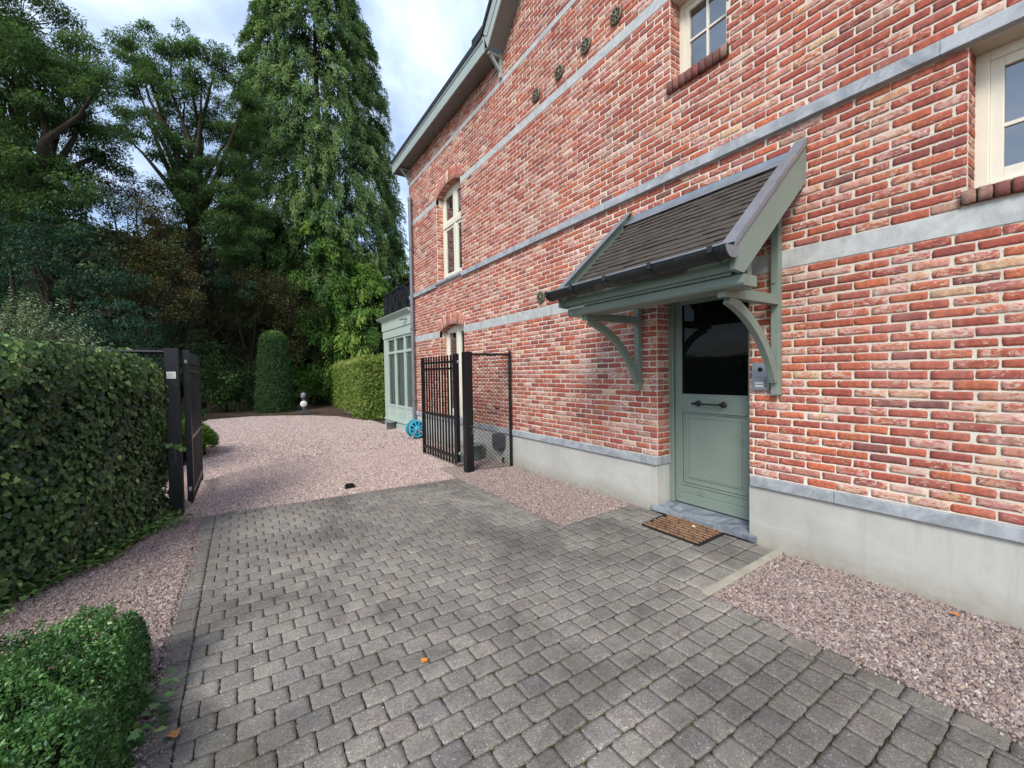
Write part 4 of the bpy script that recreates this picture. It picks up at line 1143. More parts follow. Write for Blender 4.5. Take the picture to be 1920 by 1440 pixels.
# stray stones and grit on the pavers
def spill(poly, dens, s0, s1, lab, seed, z=.004):
    o = sheet('loose_stones', poly, z, M['pebble'], None, None, 'stuff'); tag(o, lab, 'gravel'); gn_scatter(o, dens, s0, s1, M['pebble_dark'], seed, False)
def wavy(xa, ya, xb, yb, w, nseg=26):
    a = [(xa+(xb-xa)*i/nseg, ya+(yb-ya)*i/nseg) for i in range(nseg+1)]; L = math.hypot(xb-xa, yb-ya); nx, ny = -(yb-ya)/L, (xb-xa)/L
    return a+[(p[0]+nx*w*random.uniform(.15, 1), p[1]+ny*w*random.uniform(.15, 1)) for p in a[::-1]]
spill(wavy(-4.01, 5.6, -4.01, .6, .10), 5200, .006, .015, 'stones spilled from the left gravel strip onto the edge of the paving', 3)
spill(wavy(-3.95, 5.6, -3.95, .6, .14), 420, .005, .012, 'scattered stones on the left border stones of the paving', 4)
spill(wavy(-1.0, -1.5, -1.0, 1.6, .07), 2600, .006, .014, 'stones spilled from the right gravel bed onto the paving', 5)
spill(wavy(-1.0, 3.1, -1.0, 5.4, .07), 2600, .006, .014, 'stones spilled from the gravel bed left of the door', 6)
spill(wavy(-1.02, 5.46, -3.84, 5.61, .08), 3600, .006, .014, 'stones spilled from the drive onto the far edge of the paving', 7)
spill([(-4.0, 0), (-1.0, 0), (-1.0, 5.4), (-4.0, 5.4)], 16, .004, .009, 'stray grit scattered over the grey paving', 8)
# moss tufts in the joints
n_ = 5200; ms = []
cen = [(-2.75, 1.72), (-2.2, 1.3), (-2.6, 1.35), (-2.0, 1.05), (-3.0, 1.9), (-3.3, 2.6), (-1.7, 1.2), (-2.35, 1.55), (-2.5, 2.1)]
for i in range(170):
    c_ = cen[i % 9]; jx = c_[0]+RNG.normal(0, .35); jy = round((c_[1]+RNG.normal(0, .3)+2.0)/.1225)*.1225-2.0
    k_ = RNG.randint(12, 40); ln = RNG.uniform(.01, .05); ms.append(np.stack([jx+RNG.normal(0, ln, k_), jy+RNG.normal(0, .0028, k_), RNG.uniform(-.005, .0035, k_)], 1))
MOSS = np.concatenate(ms)

# ------------------------------------------------------------------ vegetation
def frames(d, up):
    d = d/np.linalg.norm(d, axis=1)[:, None]
    s = np.cross(up, d); ln = np.linalg.norm(s, axis=1)[:, None]; s = np.where(ln > 1e-4, s/np.maximum(ln, 1e-6), [[1., 0, 0]])
    n = np.cross(d, s); return d, s, n
RH = (np.array([(0, 0, 0), (.45, .5, .06), (1, 0, 0), (.45, -.5, .06)]), np.array([(0, 3, 2, 1)]))
RH2 = (np.array([(0, 0, 0), (.4, .5, .1), (1, 0, -.05), (.4, -.5, .1), (.45, 0, 0)]), np.array([(0, 4, 1), (4, 2, 1), (0, 3, 4), (4, 3, 2)]))
IV = [(0, 0), (-.12, .2), (-.02, .5), (.2, .38), (.42, .52), (.5, .26), (.74, .2), (1, 0)]
IVP = np.array([(.28, 0, 0)]+[(a, c_, .10*abs(c_)+.05*a) for a, c_ in IV]+[(a, -c_, .10*abs(c_)+.05*a) for a, c_ in IV[-2:0:-1]])
IVF = np.array([(0, i, i+1) for i in range(1, len(IVP)-1)]+[(0, len(IVP)-1, 1)])[:, ::-1]
def leaves(name, T, pos, d, up, L, W, lv, mat, parent, smooth=False):
    P, Fc = T; n = len(pos); k = len(P)
    D, S, Nn = frames(np.asarray(d, float), np.asarray(up, float))
    L = np.broadcast_to(np.asarray(L, float).reshape(-1, 1), (n, 1)) if np.ndim(L) else np.full((n, 1), L)
    W = np.broadcast_to(np.asarray(W, float).reshape(-1, 1), (n, 1)) if np.ndim(W) else np.full((n, 1), W)
    V = (pos[:, None]+D[:, None]*(P[:, 0][None, :, None]*L[:, :, None])+S[:, None]*(P[:, 1][None, :, None]*W[:, :, None])
         + Nn[:, None]*(P[:, 2][None, :, None]*L[:, :, None]))
    F = Fc[None]+(np.arange(n)*k)[:, None, None]
    return fast(name, V.reshape(-1, 3), F.reshape(-1, Fc.shape[1]), mat, parent, floats={'lv': np.repeat(np.clip(lv, 0, 1), k)}, smooth=smooth)
def unit(n): v = RNG.normal(0, 1, (n, 3)); return v/np.linalg.norm(v, axis=1)[:, None]

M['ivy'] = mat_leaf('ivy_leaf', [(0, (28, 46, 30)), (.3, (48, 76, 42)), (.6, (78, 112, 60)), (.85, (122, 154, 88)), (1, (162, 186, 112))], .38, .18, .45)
M['boxl'] = mat_leaf('box_leaf', [(0, (34, 62, 34)), (.5, (66, 106, 54)), (.85, (100, 142, 74)), (1, (134, 168, 98))], .35, .2, .5)
M['pale'] = mat_leaf('silver_leaf', [(0, (74, 92, 66)), (.6, (122, 138, 104)), (1, (172, 182, 150))], .5, .2)
M['yew'] = mat_leaf('yew_needle', [(0, (32, 58, 30)), (.6, (56, 92, 42)), (.9, (70, 104, 36)), (1, (100, 130, 48))], .5, .12)
M['beech'] = mat_leaf('beech_leaf', [(0, (84, 98, 36)), (.5, (112, 134, 58)), (.85, (152, 166, 86)), (1, (176, 146, 74))], .45, .25)
M['coni'] = mat_leaf('cypress_spray', [(0, (56, 80, 52)), (.5, (90, 116, 70)), (.85, (120, 144, 86)), (1, (136, 152, 100))], .7, .25, .1)
M['gold'] = mat_leaf('light_cypress_spray', [(0, (46, 76, 32)), (.5, (78, 112, 44)), (.85, (112, 142, 60)), (1, (140, 160, 76))], .6, .2, .2)
M['loc'] = mat_leaf('locust_leaf', [(0, (54, 76, 52)), (.5, (88, 114, 72)), (.85, (114, 142, 84)), (1, (138, 160, 94))], .6, .35, .2)
M['teal'] = mat_leaf('blue_green_leaf', [(0, (30, 56, 44)), (.5, (50, 82, 62)), (.9, (78, 110, 82)), (1, (98, 128, 94))], .5, .2)
M['brown'] = mat_leaf('bronze_leaf', [(0, (60, 60, 40)), (.5, (88, 82, 52)), (.85, (110, 108, 64)), (1, (122, 128, 66))], .5, .25)
M['dbrown'] = mat_leaf('dark_bronze_leaf', [(0, (46, 48, 32)), (.5, (76, 74, 48)), (.9, (108, 96, 64)), (1, (92, 116, 66))], .5, .2)
M['dark'] = mat_leaf('dark_leaf', [(0, (34, 54, 34)), (.6, (58, 86, 50)), (1, (84, 114, 64))], .55, .12, .2)
M['shrub'] = mat_leaf('shrub_leaf', [(0, (34, 60, 34)), (.55, (62, 92, 48)), (.9, (112, 134, 78)), (1, (168, 176, 130))], .45, .2)
M['bark'] = mat_bark('bark', (44, 38, 32), (80, 70, 60)); M['twig'] = mat_bark('twig', (34, 26, 20), (66, 52, 40))
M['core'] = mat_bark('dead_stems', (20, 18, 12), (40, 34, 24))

M['moss'] = mat_leaf('moss', [(0, (52, 62, 20)), (.5, (84, 98, 30)), (1, (124, 134, 44))], .8, .1, .1)
mo = leaves('moss', RH, MOSS, unit(len(MOSS))+[0, 0, .8], unit(len(MOSS)), RNG.uniform(.003, .007, len(MOSS)), .003, RNG.rand(len(MOSS)), M['moss'], None)
tag(mo, 'green moss growing in the joints of the paving', 'moss', None, 'stuff')
# ivy hedge -------------------------------------------------------
hp = np.array([(-4.30, 5.84), (-4.40, 5.35), (-4.55, 4.85), (-4.86, 4.3), (-5.25, 3.75), (-5.8, 3.1), (-6.6, 2.4), (-7.6, 1.9)])
hd = np.diff(hp, axis=0); hl = np.linalg.norm(hd, axis=1); hs = np.concatenate([[0], np.cumsum(hl)])
def hedge_pt(s):
    x_ = np.interp(s, hs, hp[:, 0]); y_ = np.interp(s, hs, hp[:, 1])
    k = np.clip(np.searchsorted(hs, s)-1, 0, len(hd)-1); t = hd[k]/hl[k][:, None]
    return x_, y_, -t[:, 1], t[:, 0]       # outward normal (towards the drive)
def lump(a, b_, s=0): return np.sin(a*2.3+s)*np.cos(b_*2.9+s*1.7)*.5+np.sin(a*5.1+b_*3.7+s)*.3+np.sin(a*11+b_*7+s)*.2
ivy = empty('ivy_hedge', (-4.9, 4.4, 0), 'tall hedge of dark green ivy along the left side of the drive', 'hedge')
ht = lambda s: 1.72+.13*np.clip(s/2.6, 0, 1)
n = 44000
s = RNG.uniform(0, hs[-1], n)**1.0; z = RNG.uniform(0.0, 1, n); top = z > .9
x_, y_, nx, ny = hedge_pt(s)
H_ = ht(s); zz = np.where(top, H_, z/.9*H_)
back = np.where(top, RNG.uniform(0, .75, n), 0)
bul = .05*lump(s*1.5, zz*1.5)-.10*np.clip((zz-H_+.22)/.22, 0, 1)**2 + .07*(1-zz/H_)**3*0 + RNG.uniform(-.07, .03, n)
px = x_+nx*(bul-back); py = y_+ny*(bul-back); pz = zz+.045*lump(s*2, back*3, 2)*np.where(top, 1, 0)+np.where(top, RNG.uniform(-.05, .03, n)-.15*np.clip(back-.5, 0, 1), 0)
out = np.stack([nx, ny, np.where(top, 1.4, .25)], 1)+RNG.normal(0, .35, (n, 3))
dd = np.stack([nx*.25, ny*.25, np.full(n, -.9)], 1)*(np.where(top, 0.2, 1)[:, None])+np.stack([-ny*1., nx*1., 0*nx], 1)*RNG.normal(0, .7, (n, 1))+RNG.normal(0, .25, (n, 3))
lv = .36+.20*lump(s*1.3, zz*1.2, 1)-.22*np.clip((s-2.0)/1.2, 0, 1)*(zz < 1.35)+RNG.normal(0, .17, n)+np.where(top | (zz > H_-.35), .2, 0)+(RNG.rand(n) > .94)*.35  # light put into leaf tone: lit top paler, dim left end darker
sz = RNG.uniform(.02, .052, n)
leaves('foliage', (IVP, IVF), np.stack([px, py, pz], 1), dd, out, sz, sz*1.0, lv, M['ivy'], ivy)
# skirt of young runners on the gravel
n = 1500; s = RNG.uniform(0, 4.4, n)**1.15; x_, y_, nx, ny = hedge_pt(s); r_ = np.abs(RNG.normal(0, .065, n))*(1+.9*np.sin(s*5)*np.sin(s*1.7+1))
leaves('runners', (IVP, IVF), np.stack([x_+nx*r_, y_+ny*r_, .02+.10*np.exp(-r_*9)*RNG.rand(n)+.01], 1), np.stack([nx, ny, 0*nx], 1)+RNG.normal(0, .6, (n, 3))*[1, 1, .2], np.tile([0, 0, 1.], (n, 1))+RNG.normal(0, .3, (n, 3)),
       RNG.uniform(.025, .05, n), RNG.uniform(.025, .05, n), RNG.uniform(.5, 1, n), M['ivy'], ivy)
# ivy tendril reaching over the gate post
n = 16; t = np.linspace(0, 1, n)
leaves('tendril', (IVP, IVF), np.stack([-4.29+.16*t, 5.775-.0*t+RNG.normal(0, .01, n), .80-.05*t+RNG.normal(0, .012, n)], 1), RNG.normal(0, 1, (n, 3))*[1, .3, .6]+[.3, 0, -.6], np.tile([0, -1, .3], (n, 1))+RNG.normal(0, .3, (n, 3)), .042, .042, RNG.uniform(.6, 1, n), M['ivy'], ivy)
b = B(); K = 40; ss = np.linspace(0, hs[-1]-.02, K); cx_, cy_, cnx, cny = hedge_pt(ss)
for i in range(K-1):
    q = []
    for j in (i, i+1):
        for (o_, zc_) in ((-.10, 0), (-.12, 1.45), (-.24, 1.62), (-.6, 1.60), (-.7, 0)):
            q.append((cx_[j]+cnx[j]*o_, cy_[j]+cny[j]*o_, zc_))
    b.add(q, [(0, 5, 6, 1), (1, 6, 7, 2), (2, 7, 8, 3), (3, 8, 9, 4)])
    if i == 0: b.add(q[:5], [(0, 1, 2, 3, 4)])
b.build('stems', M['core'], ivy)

# low box bush in the near corner ------------------------------------
box = empty('box_bush', (-4.7, 2.1, 0), 'low clipped box bush of small glossy leaves in the near left corner', 'bush')
n = 105000
bx0, bx1, by0, by1 = -5.9, -4.02, 1.0, 2.92
u, v = RNG.uniform(0, 1, n), RNG.uniform(0, 1, n)
def boxh(x_, y_):
    e = np.minimum(np.minimum((bx1-x_)/.08, (by1-y_)/.10), 1).clip(0, 1)
    return (.34+.085*lump(x_*3.2, y_*3.2, .7)+.05*lump(x_*9, y_*9, 2))*np.sqrt(1-(1-e)**2)
x_ = bx0+(bx1-bx0)*u**.8; y_ = by0+(by1-by0)*v
x_ = np.where(RNG.rand(n) < .2, bx1-np.abs(RNG.normal(0, .05, n)), x_); y_ = np.where(RNG.rand(n) < .1, by1-np.abs(RNG.normal(0, .05, n)), y_)
x_ += .05*lump(y_*4, y_*2)+.02*lump(y_*13, y_*9); y_ += .04*lump(x_*4, x_*2, 3)
hh = boxh(np.minimum(x_, bx1), np.minimum(y_, by1)); dep = np.abs(RNG.normal(0, .04, n))*(1+.6*lump(x_*12, y_*12, 5))-.012
pz = np.maximum(hh-dep, .01)*1.0
edge = ((bx1-x_) < .1) | ((by1-y_) < .1)
pz = np.where(edge, hh*RNG.uniform(.05, 1, n)**.7, pz)
up = unit(n)*.8+[0, 0, .6]; pz = np.where(RNG.rand(n) < .05, pz+RNG.uniform(0, .05, n), pz)
dd = unit(n)+[.0, 0, .6]
lv = .56+.22*lump(x_*5, y_*5, 4)+RNG.normal(0, .17, n)
leaves('foliage', RH2, np.stack([x_, y_, pz], 1), dd, up, RNG.uniform(.012, .024, n), RNG.uniform(.008, .013, n), lv, M['boxl'], box)
k_ = 40; aa = RNG.uniform(0, 6.28, k_)
leaves('foliage', (IVP, IVF), np.stack([-3.99+RNG.uniform(-.06, .09, k_), 2.35+RNG.uniform(-.2, .2, k_), RNG.uniform(.015, .12, k_)], 1), np.stack([np.cos(aa), np.sin(aa), -.2+0*aa], 1), np.tile([.2, 0, 1.], (k_, 1))+RNG.normal(0, .3, (k_, 3)), RNG.uniform(.03, .055, k_), RNG.uniform(.03, .05, k_), RNG.uniform(.2, .9, k_), M['ivy'], box)
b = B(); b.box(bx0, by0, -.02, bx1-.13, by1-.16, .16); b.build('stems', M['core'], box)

# silvery shrub behind the ivy -----------------------------------------
def sprig_shrub(name, lab, cat, c0, R, H, nspr, mat, leafL, base_z=0, seed=1, leafW=.4, bright=.5):
    root = empty(name, (c0[0], c0[1], 0), lab, cat)
    pos = []; dr = []; b = B()
    for i in range(nspr):
        a = RNG.uniform(0, 2*math.pi); el = RNG.uniform(.15, 1.35); d_ = np.array([math.cos(a)*math.cos(el), math.sin(a)*math.cos(el), math.sin(el)])
        Ln = RNG.uniform(.6, 1.0); tip = np.array([c0[0], c0[1], base_z])+d_*[R, R, H]*Ln
        st = np.array([c0[0], c0[1], base_z])+d_*[R, R, H]*.25*Ln
        dv = (tip-st); nn = max(6, int(np.linalg.norm(dv)/(leafL*.8)))
        sag = RNG.uniform(-.1, .15)
        if i % 4 == 0: b.tube([st, (st+tip)/2, tip], [.006, .004, .002], 4, cap=False)
        for j in range(nn):
            t = j/nn; p_ = st+dv*t+np.array([0, 0, sag*t*(1-t)])
            pos.append(p_); pos.append(p_)
            sdv = np.cross(dv, RNG.normal(0, 1, 3)); sdv /= np.linalg.norm(sdv); f_ = dv/np.linalg.norm(dv)
            dr.append(f_*.5+sdv); dr.append(f_*.5-sdv)
    n_ = len(pos); lvv = np.clip(RNG.normal(bright, .22, n_), 0, 1)
    leaves('foliage', RH2, np.array(pos), np.array(dr), np.tile([0, 0, 1.], (n_, 1))+RNG.normal(0, .5, (n_, 3)), leafL*RNG.uniform(.7, 1.3, n_), leafL*leafW, lvv, mat, root)
    b.build('stems', M['twig'], root); return root
sprig_shrub('silver_shrub', 'pale silvery green twiggy shrub rising behind the ivy hedge', 'shrub', (-6.15, 8.0), 1.35, 1.5, 800, M['pale'], .045, 1.25)

# clipped yew column -----------------------------------------------------
def surf_foliage(root, n, fn, mat, L, W, lvf, jit=.05, T=RH2):
    pos, nrm = fn(n); nn = len(pos)
    dd = unit(nn)*.9+nrm*.6+[0, 0, .2]
    pos = pos+nrm*RNG.normal(0, jit, (nn, 1)); lv = lvf(pos)+RNG.normal(0, .16, nn)
    return leaves('foliage', T, pos, dd, nrm+unit(nn)*.5, L*RNG.uniform(.7, 1.3, nn), W, lv, mat, root)
yw = empty('yew_column', (-2.33, 21.2, 0), 'dark green yew clipped into a tall tapering column', 'topiary')
def yewf(n):
    a = RNG.uniform(0, 2*math.pi, n); z = RNG.uniform(0, 3.45, n)**1.0
    r = np.where(z < 2.85, .76-.24*z/2.85, .52*np.sqrt(np.clip(1-((z-2.85)/.62)**2, 0, 1)))
    r = r+.02*lump(a*2, z*2); r = np.maximum(r, .02)
    k = n//8; rr = np.sqrt(RNG.rand(k))*.5; aa = RNG.uniform(0, 6.28, k)
    P1 = np.stack([-2.33+r*np.cos(a), 21.2+r*np.sin(a), z], 1); N1 = np.stack([np.cos(a), np.sin(a), np.where(z > 3, 1., .15)], 1)
    P2 = np.stack([-2.33+rr*np.cos(aa), 21.2+rr*np.sin(aa), 2.85+.62*np.sqrt(1-(rr/.53)**2)], 1); N2 = np.stack([np.cos(aa)*.4, np.sin(aa)*.4, np.ones(k)], 1)
    return np.concatenate([P1, P2]), np.concatenate([N1, N2])
surf_foliage(yw, 26000, yewf, M['yew'], .075, .022, lambda p: .38+.5*np.clip((p[:, 2]-2.9)/.5, 0, 1)+.1*lump(p[:, 0]*6, p[:, 2]*3), .03)
b = B(); b.lathe((-2.33, 21.2, 0), [(.66, 0), (.46, 2.85), (.28, 3.2), (0, 3.36)], 20); b.build('trunk', M['core'], yw)

# beech hedge ---------------------------------------------------------------
be = empty('beech_hedge', (.7, 18, 0), 'clipped yellow green beech hedge beyond the garden room', 'hedge')
def bef(n):
    t = RNG.rand(n); f_ = RNG.rand(n)
    A_ = np.array([-.15, 14.6]); Bq = np.array([.55, 24.3]); u = (Bq-A_)/np.linalg.norm(Bq-A_); nn = np.array([-u[1], u[0]])
    tt = t**1.35
    P = A_+(Bq-A_)*tt[:, None]; z = RNG.uniform(.0, 2.05, n)
    side = f_ < .55; end = (f_ >= .55) & (f_ < .72); top = f_ >= .72
    w = RNG.uniform(0, 1.0, n)
    x_ = np.where(side, P[:, 0], np.where(end, A_[0]+w, P[:, 0]+w)); y_ = np.where(side, P[:, 1], np.where(end, A_[1]-.10*w*0-.35*w, P[:, 1]-.3*w))
    x_ = np.where(side, x_+.05*lump(P[:, 1]*1.7, z*1.5)+.05*np.sin(P[:, 1]*3.1), x_)
    z = np.where(top, 2.05+.04*lump(x_*3, y_*2), z)
    N_ = np.where(side[:, None], np.array([-1, -.1, .2]), np.where(end[:, None], np.array([-.3, -1, .2]), np.array([0, 0, 1.])))
    return np.stack([x_, y_, z], 1), N_.astype(float)
surf_foliage(be, 30000, bef, M['beech'], .075, .045, lambda p: .45+.2*lump(p[:, 1]*2, p[:, 2]*2)+.2*(p[:, 2] > 1.9), .06)
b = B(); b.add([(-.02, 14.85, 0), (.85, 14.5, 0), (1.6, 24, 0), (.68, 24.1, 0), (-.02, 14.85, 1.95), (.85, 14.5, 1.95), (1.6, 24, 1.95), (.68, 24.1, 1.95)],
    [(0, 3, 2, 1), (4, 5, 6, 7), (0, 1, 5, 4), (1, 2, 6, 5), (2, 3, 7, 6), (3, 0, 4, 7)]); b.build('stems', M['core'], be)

# conifers -------------------------------------------------------------------
def conifer(name, lab, c0, prof, H, nbr, nsp, mat, L=.30, droop=.5, trunk_r=.3, z0=0., lum=.45, seed=0):
    """prof: list of (z, r). boughs as clumps of drooping sprays"""
    root = empty(name, (c0[0], c0[1], 0), lab, 'tree')
    pz_, pr_ = np.array(prof).T
    z = z0+(H-z0)*(RNG.rand(nbr)**1.08); a = RNG.uniform(0, 2*math.pi, nbr)
    r = np.interp(z, pz_, pr_); rr = r*np.where(RNG.rand(nbr) < .72, RNG.uniform(.88, 1.05, nbr), RNG.uniform(.45, .9, nbr))
    C_ = np.stack([c0[0]+rr*np.cos(a), c0[1]+rr*np.sin(a), z], 1); br = RNG.uniform(.7, 1.25, nbr)
    k = np.repeat(np.arange(nbr), nsp); n_ = len(k)
    od = np.stack([np.cos(a), np.sin(a), 0*a], 1)
    t = RNG.rand(n_)   # along the bough
    sc = (.30+.50*np.clip(r/ r.max(), .3, 1))*br
    side = np.stack([-np.sin(a), np.cos(a), 0*a], 1)
    P = C_[k]+od[k]*((t-.6)*1.1*sc[k])[:, None]+side[k]*(RNG.normal(0, .30, n_)*(1.15-t)*sc[k])[:, None]
    P[:, 2] += (-.6*t*t+.1)*sc[k]*droop*1.8+RNG.normal(0, .2, n_)*sc[k]-np.abs(RNG.normal(0, .18, n_))*sc[k]*droop
    dd = od[k]*RNG.uniform(.2, 1.0, (n_, 1))+side[k]*RNG.normal(0, .5, (n_, 1)); dd[:, 2] -= droop*RNG.uniform(.2, 2.4, n_)
    lvb = np.clip(RNG.normal(lum, .2, nbr)+.18*lump(a*2.5, z*.9), 0, 1)
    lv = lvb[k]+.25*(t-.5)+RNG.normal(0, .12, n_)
    up = od[k]+unit(n_)*.7+[0, 0, .4]
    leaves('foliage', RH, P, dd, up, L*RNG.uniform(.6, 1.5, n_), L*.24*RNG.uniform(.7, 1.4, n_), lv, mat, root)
    # trunk
    b = B(); b.tube([(c0[0], c0[1], -.1), (c0[0]+.05, c0[1], H*.5), (c0[0], c0[1], H*.96)], [trunk_r, trunk_r*.6, .03], 10)
    for i in range(0, nbr, max(1, nbr//90)): b.tube([(c0[0], c0[1], max(.3, z[i]-.3)), (C_[i, 0], C_[i, 1], z[i])], [.05, .015], 4, cap=False)
    b.build('trunk', M['twig'], root); return root
conifer('cypress_tree', 'tallest tree, a dense dark cypress with drooping sprays right of centre', (.95, 29.3), [(0, 4.3), (3, 4.7), (8, 5.0), (13, 4.75), (17, 4.2), (21, 3.9), (24, 3.0), (26.3, 2.0), (28.0, .5)], 28.0, 3000, 125, M['coni'], .21, .8, .4, 1.0, .5)
conifer('young_cypress', 'lighter green cypress in front of the foot of the tallest tree', (.1, 25.6), [(0, 2.2), (3, 2.3), (6, 2.3), (9, 1.6), (11.5, .2)], 11.4, 260, 130, M['gold'], .26, .6, .18, 1.5, .4)
conifer('young_cypress', 'bright yellow green cypress nearest the beech hedge', (2.6, 25.0), [(0, 2.6), (3, 2.6), (5.5, 2.0), (8.3, .2)], 8.2, 240, 130, M['gold'], .26, .6, .15, .8, .52)
conifer('young_cypress', 'slim mid green cypress standing behind the beech hedge end', (4.9, 27.0), [(0, 1.9), (4, 1.9), (8, 1.4), (10.5, .2)], 10.4, 150, 110, M['coni'], .26, .7, .15, .8, .5)

# broadleaved trees: limbs out to lobes, leaves in flattened pads -------------
def broad(name, lab, base, fork, lobes, mat, per, L, W, pads=7, flat=.35, trunk_r=.3, lum=.4, droop=.35, cat='tree', barkm='bark', limbs=True):
    root = empty(name, (base[0], base[1], 0), lab, cat)
    b = B(); base = Vector(base); fork = Vector(fork)
    mid = base.lerp(fork, .5)+Vector((random.uniform(-.2, .2), random.uniform(-.2, .2), 0))
    b.tube([base, mid, fork], [trunk_r*1.2, trunk_r*.95, trunk_r*.8], 10)
    pos = []; dr = []; lvs = []; ups = []
    for (x_, y_, z_, rx, rz_) in lobes:
        c_ = Vector((x_, y_, z_)); dist = (c_-fork).length
        if limbs:
            k1 = fork.lerp(c_, .4)+Vector((random.uniform(-.4, .4), random.uniform(-.4, .4), random.uniform(0, .6)))*min(1, dist/4)
            k2 = fork.lerp(c_, .75)+Vector((random.uniform(-.3, .3), random.uniform(-.3, .3), random.uniform(-.2, .3)))*min(1, dist/4)
            b.tube([fork, k1, k2, c_], [trunk_r*.5, trunk_r*.3, trunk_r*.17, trunk_r*.06], 6, cap=False)
        np_ = max(4, int(pads*(rx*max(rz_, .5))**.8*2.0)) 
        lb = RNG.normal(lum, .08)
        for i in range(np_):
            d_ = unit(1)[0]; q = RNG.rand()**.5*1.08; pc_ = np.array([x_, y_, z_])+d_*[rx*q, rx*q*.9, rz_*q]
            pr = RNG.uniform(.3, .52)*min(1, .5+rx*.35)
            if limbs and i % 2 == 0: b.tube([c_, tuple(pc_)], [trunk_r*.05, .006], 4, cap=False)
            m_ = int(per*RNG.uniform(.6, 1.4)); dv = unit(m_); rr_ = RNG.rand(m_, 1)**.4
            pp = pc_+dv*rr_*[pr, pr, pr*flat]
            pp[:, 2] -= droop*.35*(np.linalg.norm(dv[:, :2], axis=1)*rr_[:, 0])**2
            pos.append(pp); dd = dv*[1, 1, .4]+unit(m_)*.6; dd[:, 2] -= droop*RNG.uniform(.2, 1.6, m_); dr.append(dd)
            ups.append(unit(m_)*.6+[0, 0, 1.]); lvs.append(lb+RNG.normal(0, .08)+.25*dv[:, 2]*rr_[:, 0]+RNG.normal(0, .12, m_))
    pos = np.concatenate(pos); n_ = len(pos)
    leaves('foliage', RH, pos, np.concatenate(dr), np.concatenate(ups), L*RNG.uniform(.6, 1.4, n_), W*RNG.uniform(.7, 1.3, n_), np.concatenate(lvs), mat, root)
    b.build('trunk', M[barkm], root); return root
LOB_A = [(-10.1,23.2,14.7,1.99,1.39),(-8.7,22.8,13.6,1.63,1.22),(-11.6,23.4,12.9,2.29,2.10),(-8.3,21.9,11.3,1.58,0.99),(-10.5,24.4,11.4,2.51,1.47),(-7.8,22.6,10.4,0.94,0.63),(-11.7,22.9,9.2,2.23,1.49),(-9.6,21.7,8.7,2.07,0.85),(-10.0,21.6,11.5,2.02,1.47),(-11.3,23.7,15.3,2.15,1.57),(-7.3,19.9,11.8,0.55,0.55),(-11.2,23.5,7.7,1.57,0.98),(-9.0,22.6,9.2,1.21,0.81),(-9.6,20.9,7.4,1.5,.8),(-10.4,20.8,9.9,1.6,.9),(-8.4,21.0,8.2,1.1,.6),(-9.2,21.4,12.6,1.4,.9)]
LOB_B = [(-9.0,19.3,5.4,2.34,0.59),(-7.6,19.2,4.9,1.58,0.61),(-9.7,20.3,4.2,2.26,0.70),(-7.1,17.5,3.5,1.30,0.65),(-8.7,19.5,2.8,2.42,0.69),(-10.7,20.3,4.8,1.67,1.00),(-6.6,17.9,2.7,1.19,0.85),(-9.8,19.8,6.1,1.17,0.50),(-8.6,18.8,6.3,1.3,.5)]
LOB_C = [(-7.8,27.6,18.1,0.73,0.73),(-7.2,26.5,16.7,0.89,0.63),(-5.8,24.8,16.8,1.22,0.86),(-5.2,25.5,17.7,0.51,0.64),(-4.1,25.4,17.1,0.84,0.92),(-6.5,25.6,15.7,1.49,0.70),(-4.7,24.2,15.3,0.99,0.62),(-5.4,25.1,14.7,1.51,0.55),(-7.6,28.1,16.5,1.07,0.59),(-7.4,28.1,15.0,1.35,0.54),(-8.1,27.6,13.5,1.17,0.57),(-5.0,26.3,14.2,2.00,0.80),(-3.5,25.1,13.6,1.33,1.19),(-3.0,23.5,14.6,0.88,1.00),(-6.1,24.7,12.5,1.09,0.48),(-3.8,24.7,11.8,1.69,0.91),(-5.5,25.5,12.0,1.54,0.64),(-5.8,25.1,10.6,1.13,0.63),(-4.2,23.7,10.3,1.48,0.86),(-4.9,24.6,9.3,1.39,0.88),(-3.2,23.7,9.8,1.27,1.27),(-5.9,24.9,8.7,1.11,0.74),(-3.8,23.6,8.2,1.49,0.99)]
LOB_D = [(-8.1,23.3,9.5,1.08,0.75),(-7.1,23.8,9.5,1.14,0.91),(-7.3,23.1,8.1,1.53,0.88),(-6.1,21.4,7.4,1.05,0.84),(-7.0,22.0,6.6,1.68,0.94),(-6.0,21.8,6.0,1.08,1.08),(-5.6,20.8,4.6,1.04,1.04),(-6.6,21.5,5.0,1.24,1.04)]
LOB_E = [(-4.1,25.6,6.8,2.14,1.21),(-2.4,23.2,5.2,1.53,1.40),(-4.9,25.9,4.9,1.87,1.34),(-1.5,23.4,4.6,1.32,1.58),(-3.5,25.7,3.6,2.19,1.37),(-1.0,24.1,3.0,1.38,1.38),(-6.0,27.3,4.5,1.37,1.64),(-5.5,27.0,6.1,1.09,1.09)]
LOB_F = [(-5.8,25.0,4.9,0.88,0.88),(-5.5,25.6,3.3,0.78,0.91),(-6.6,25.4,3.8,1.00,1.25),(-4.1,24.5,6.1,0.72,0.57),(-3.1,23.1,5.6,0.50,0.37)]
broad('locust_tree', 'tall feathery tree with thick trunk at the far left of the picture', (-9.7, 22.1, -.1), (-9.6, 22.2, 8.0), LOB_A, M['loc'], 190, .12, .042, 12, .55, .42, .42, .7)
broad('spreading_tree', 'low spreading dark blue green tree beneath the feathery left tree', (-9.0, 19.6, -.1), (-8.9, 19.6, 2.3), LOB_B, M['teal'], 230, .085, .03, 10, .35, .2, .36, .6)
broad('locust_tree', 'open layered tree with sky gaps between the left tree and the cypress', (-5.4, 25.3, -.1), (-5.2, 25.1, 9.0), LOB_C, M['loc'], 210, .12, .042, 11, .5, .35, .40, .6)
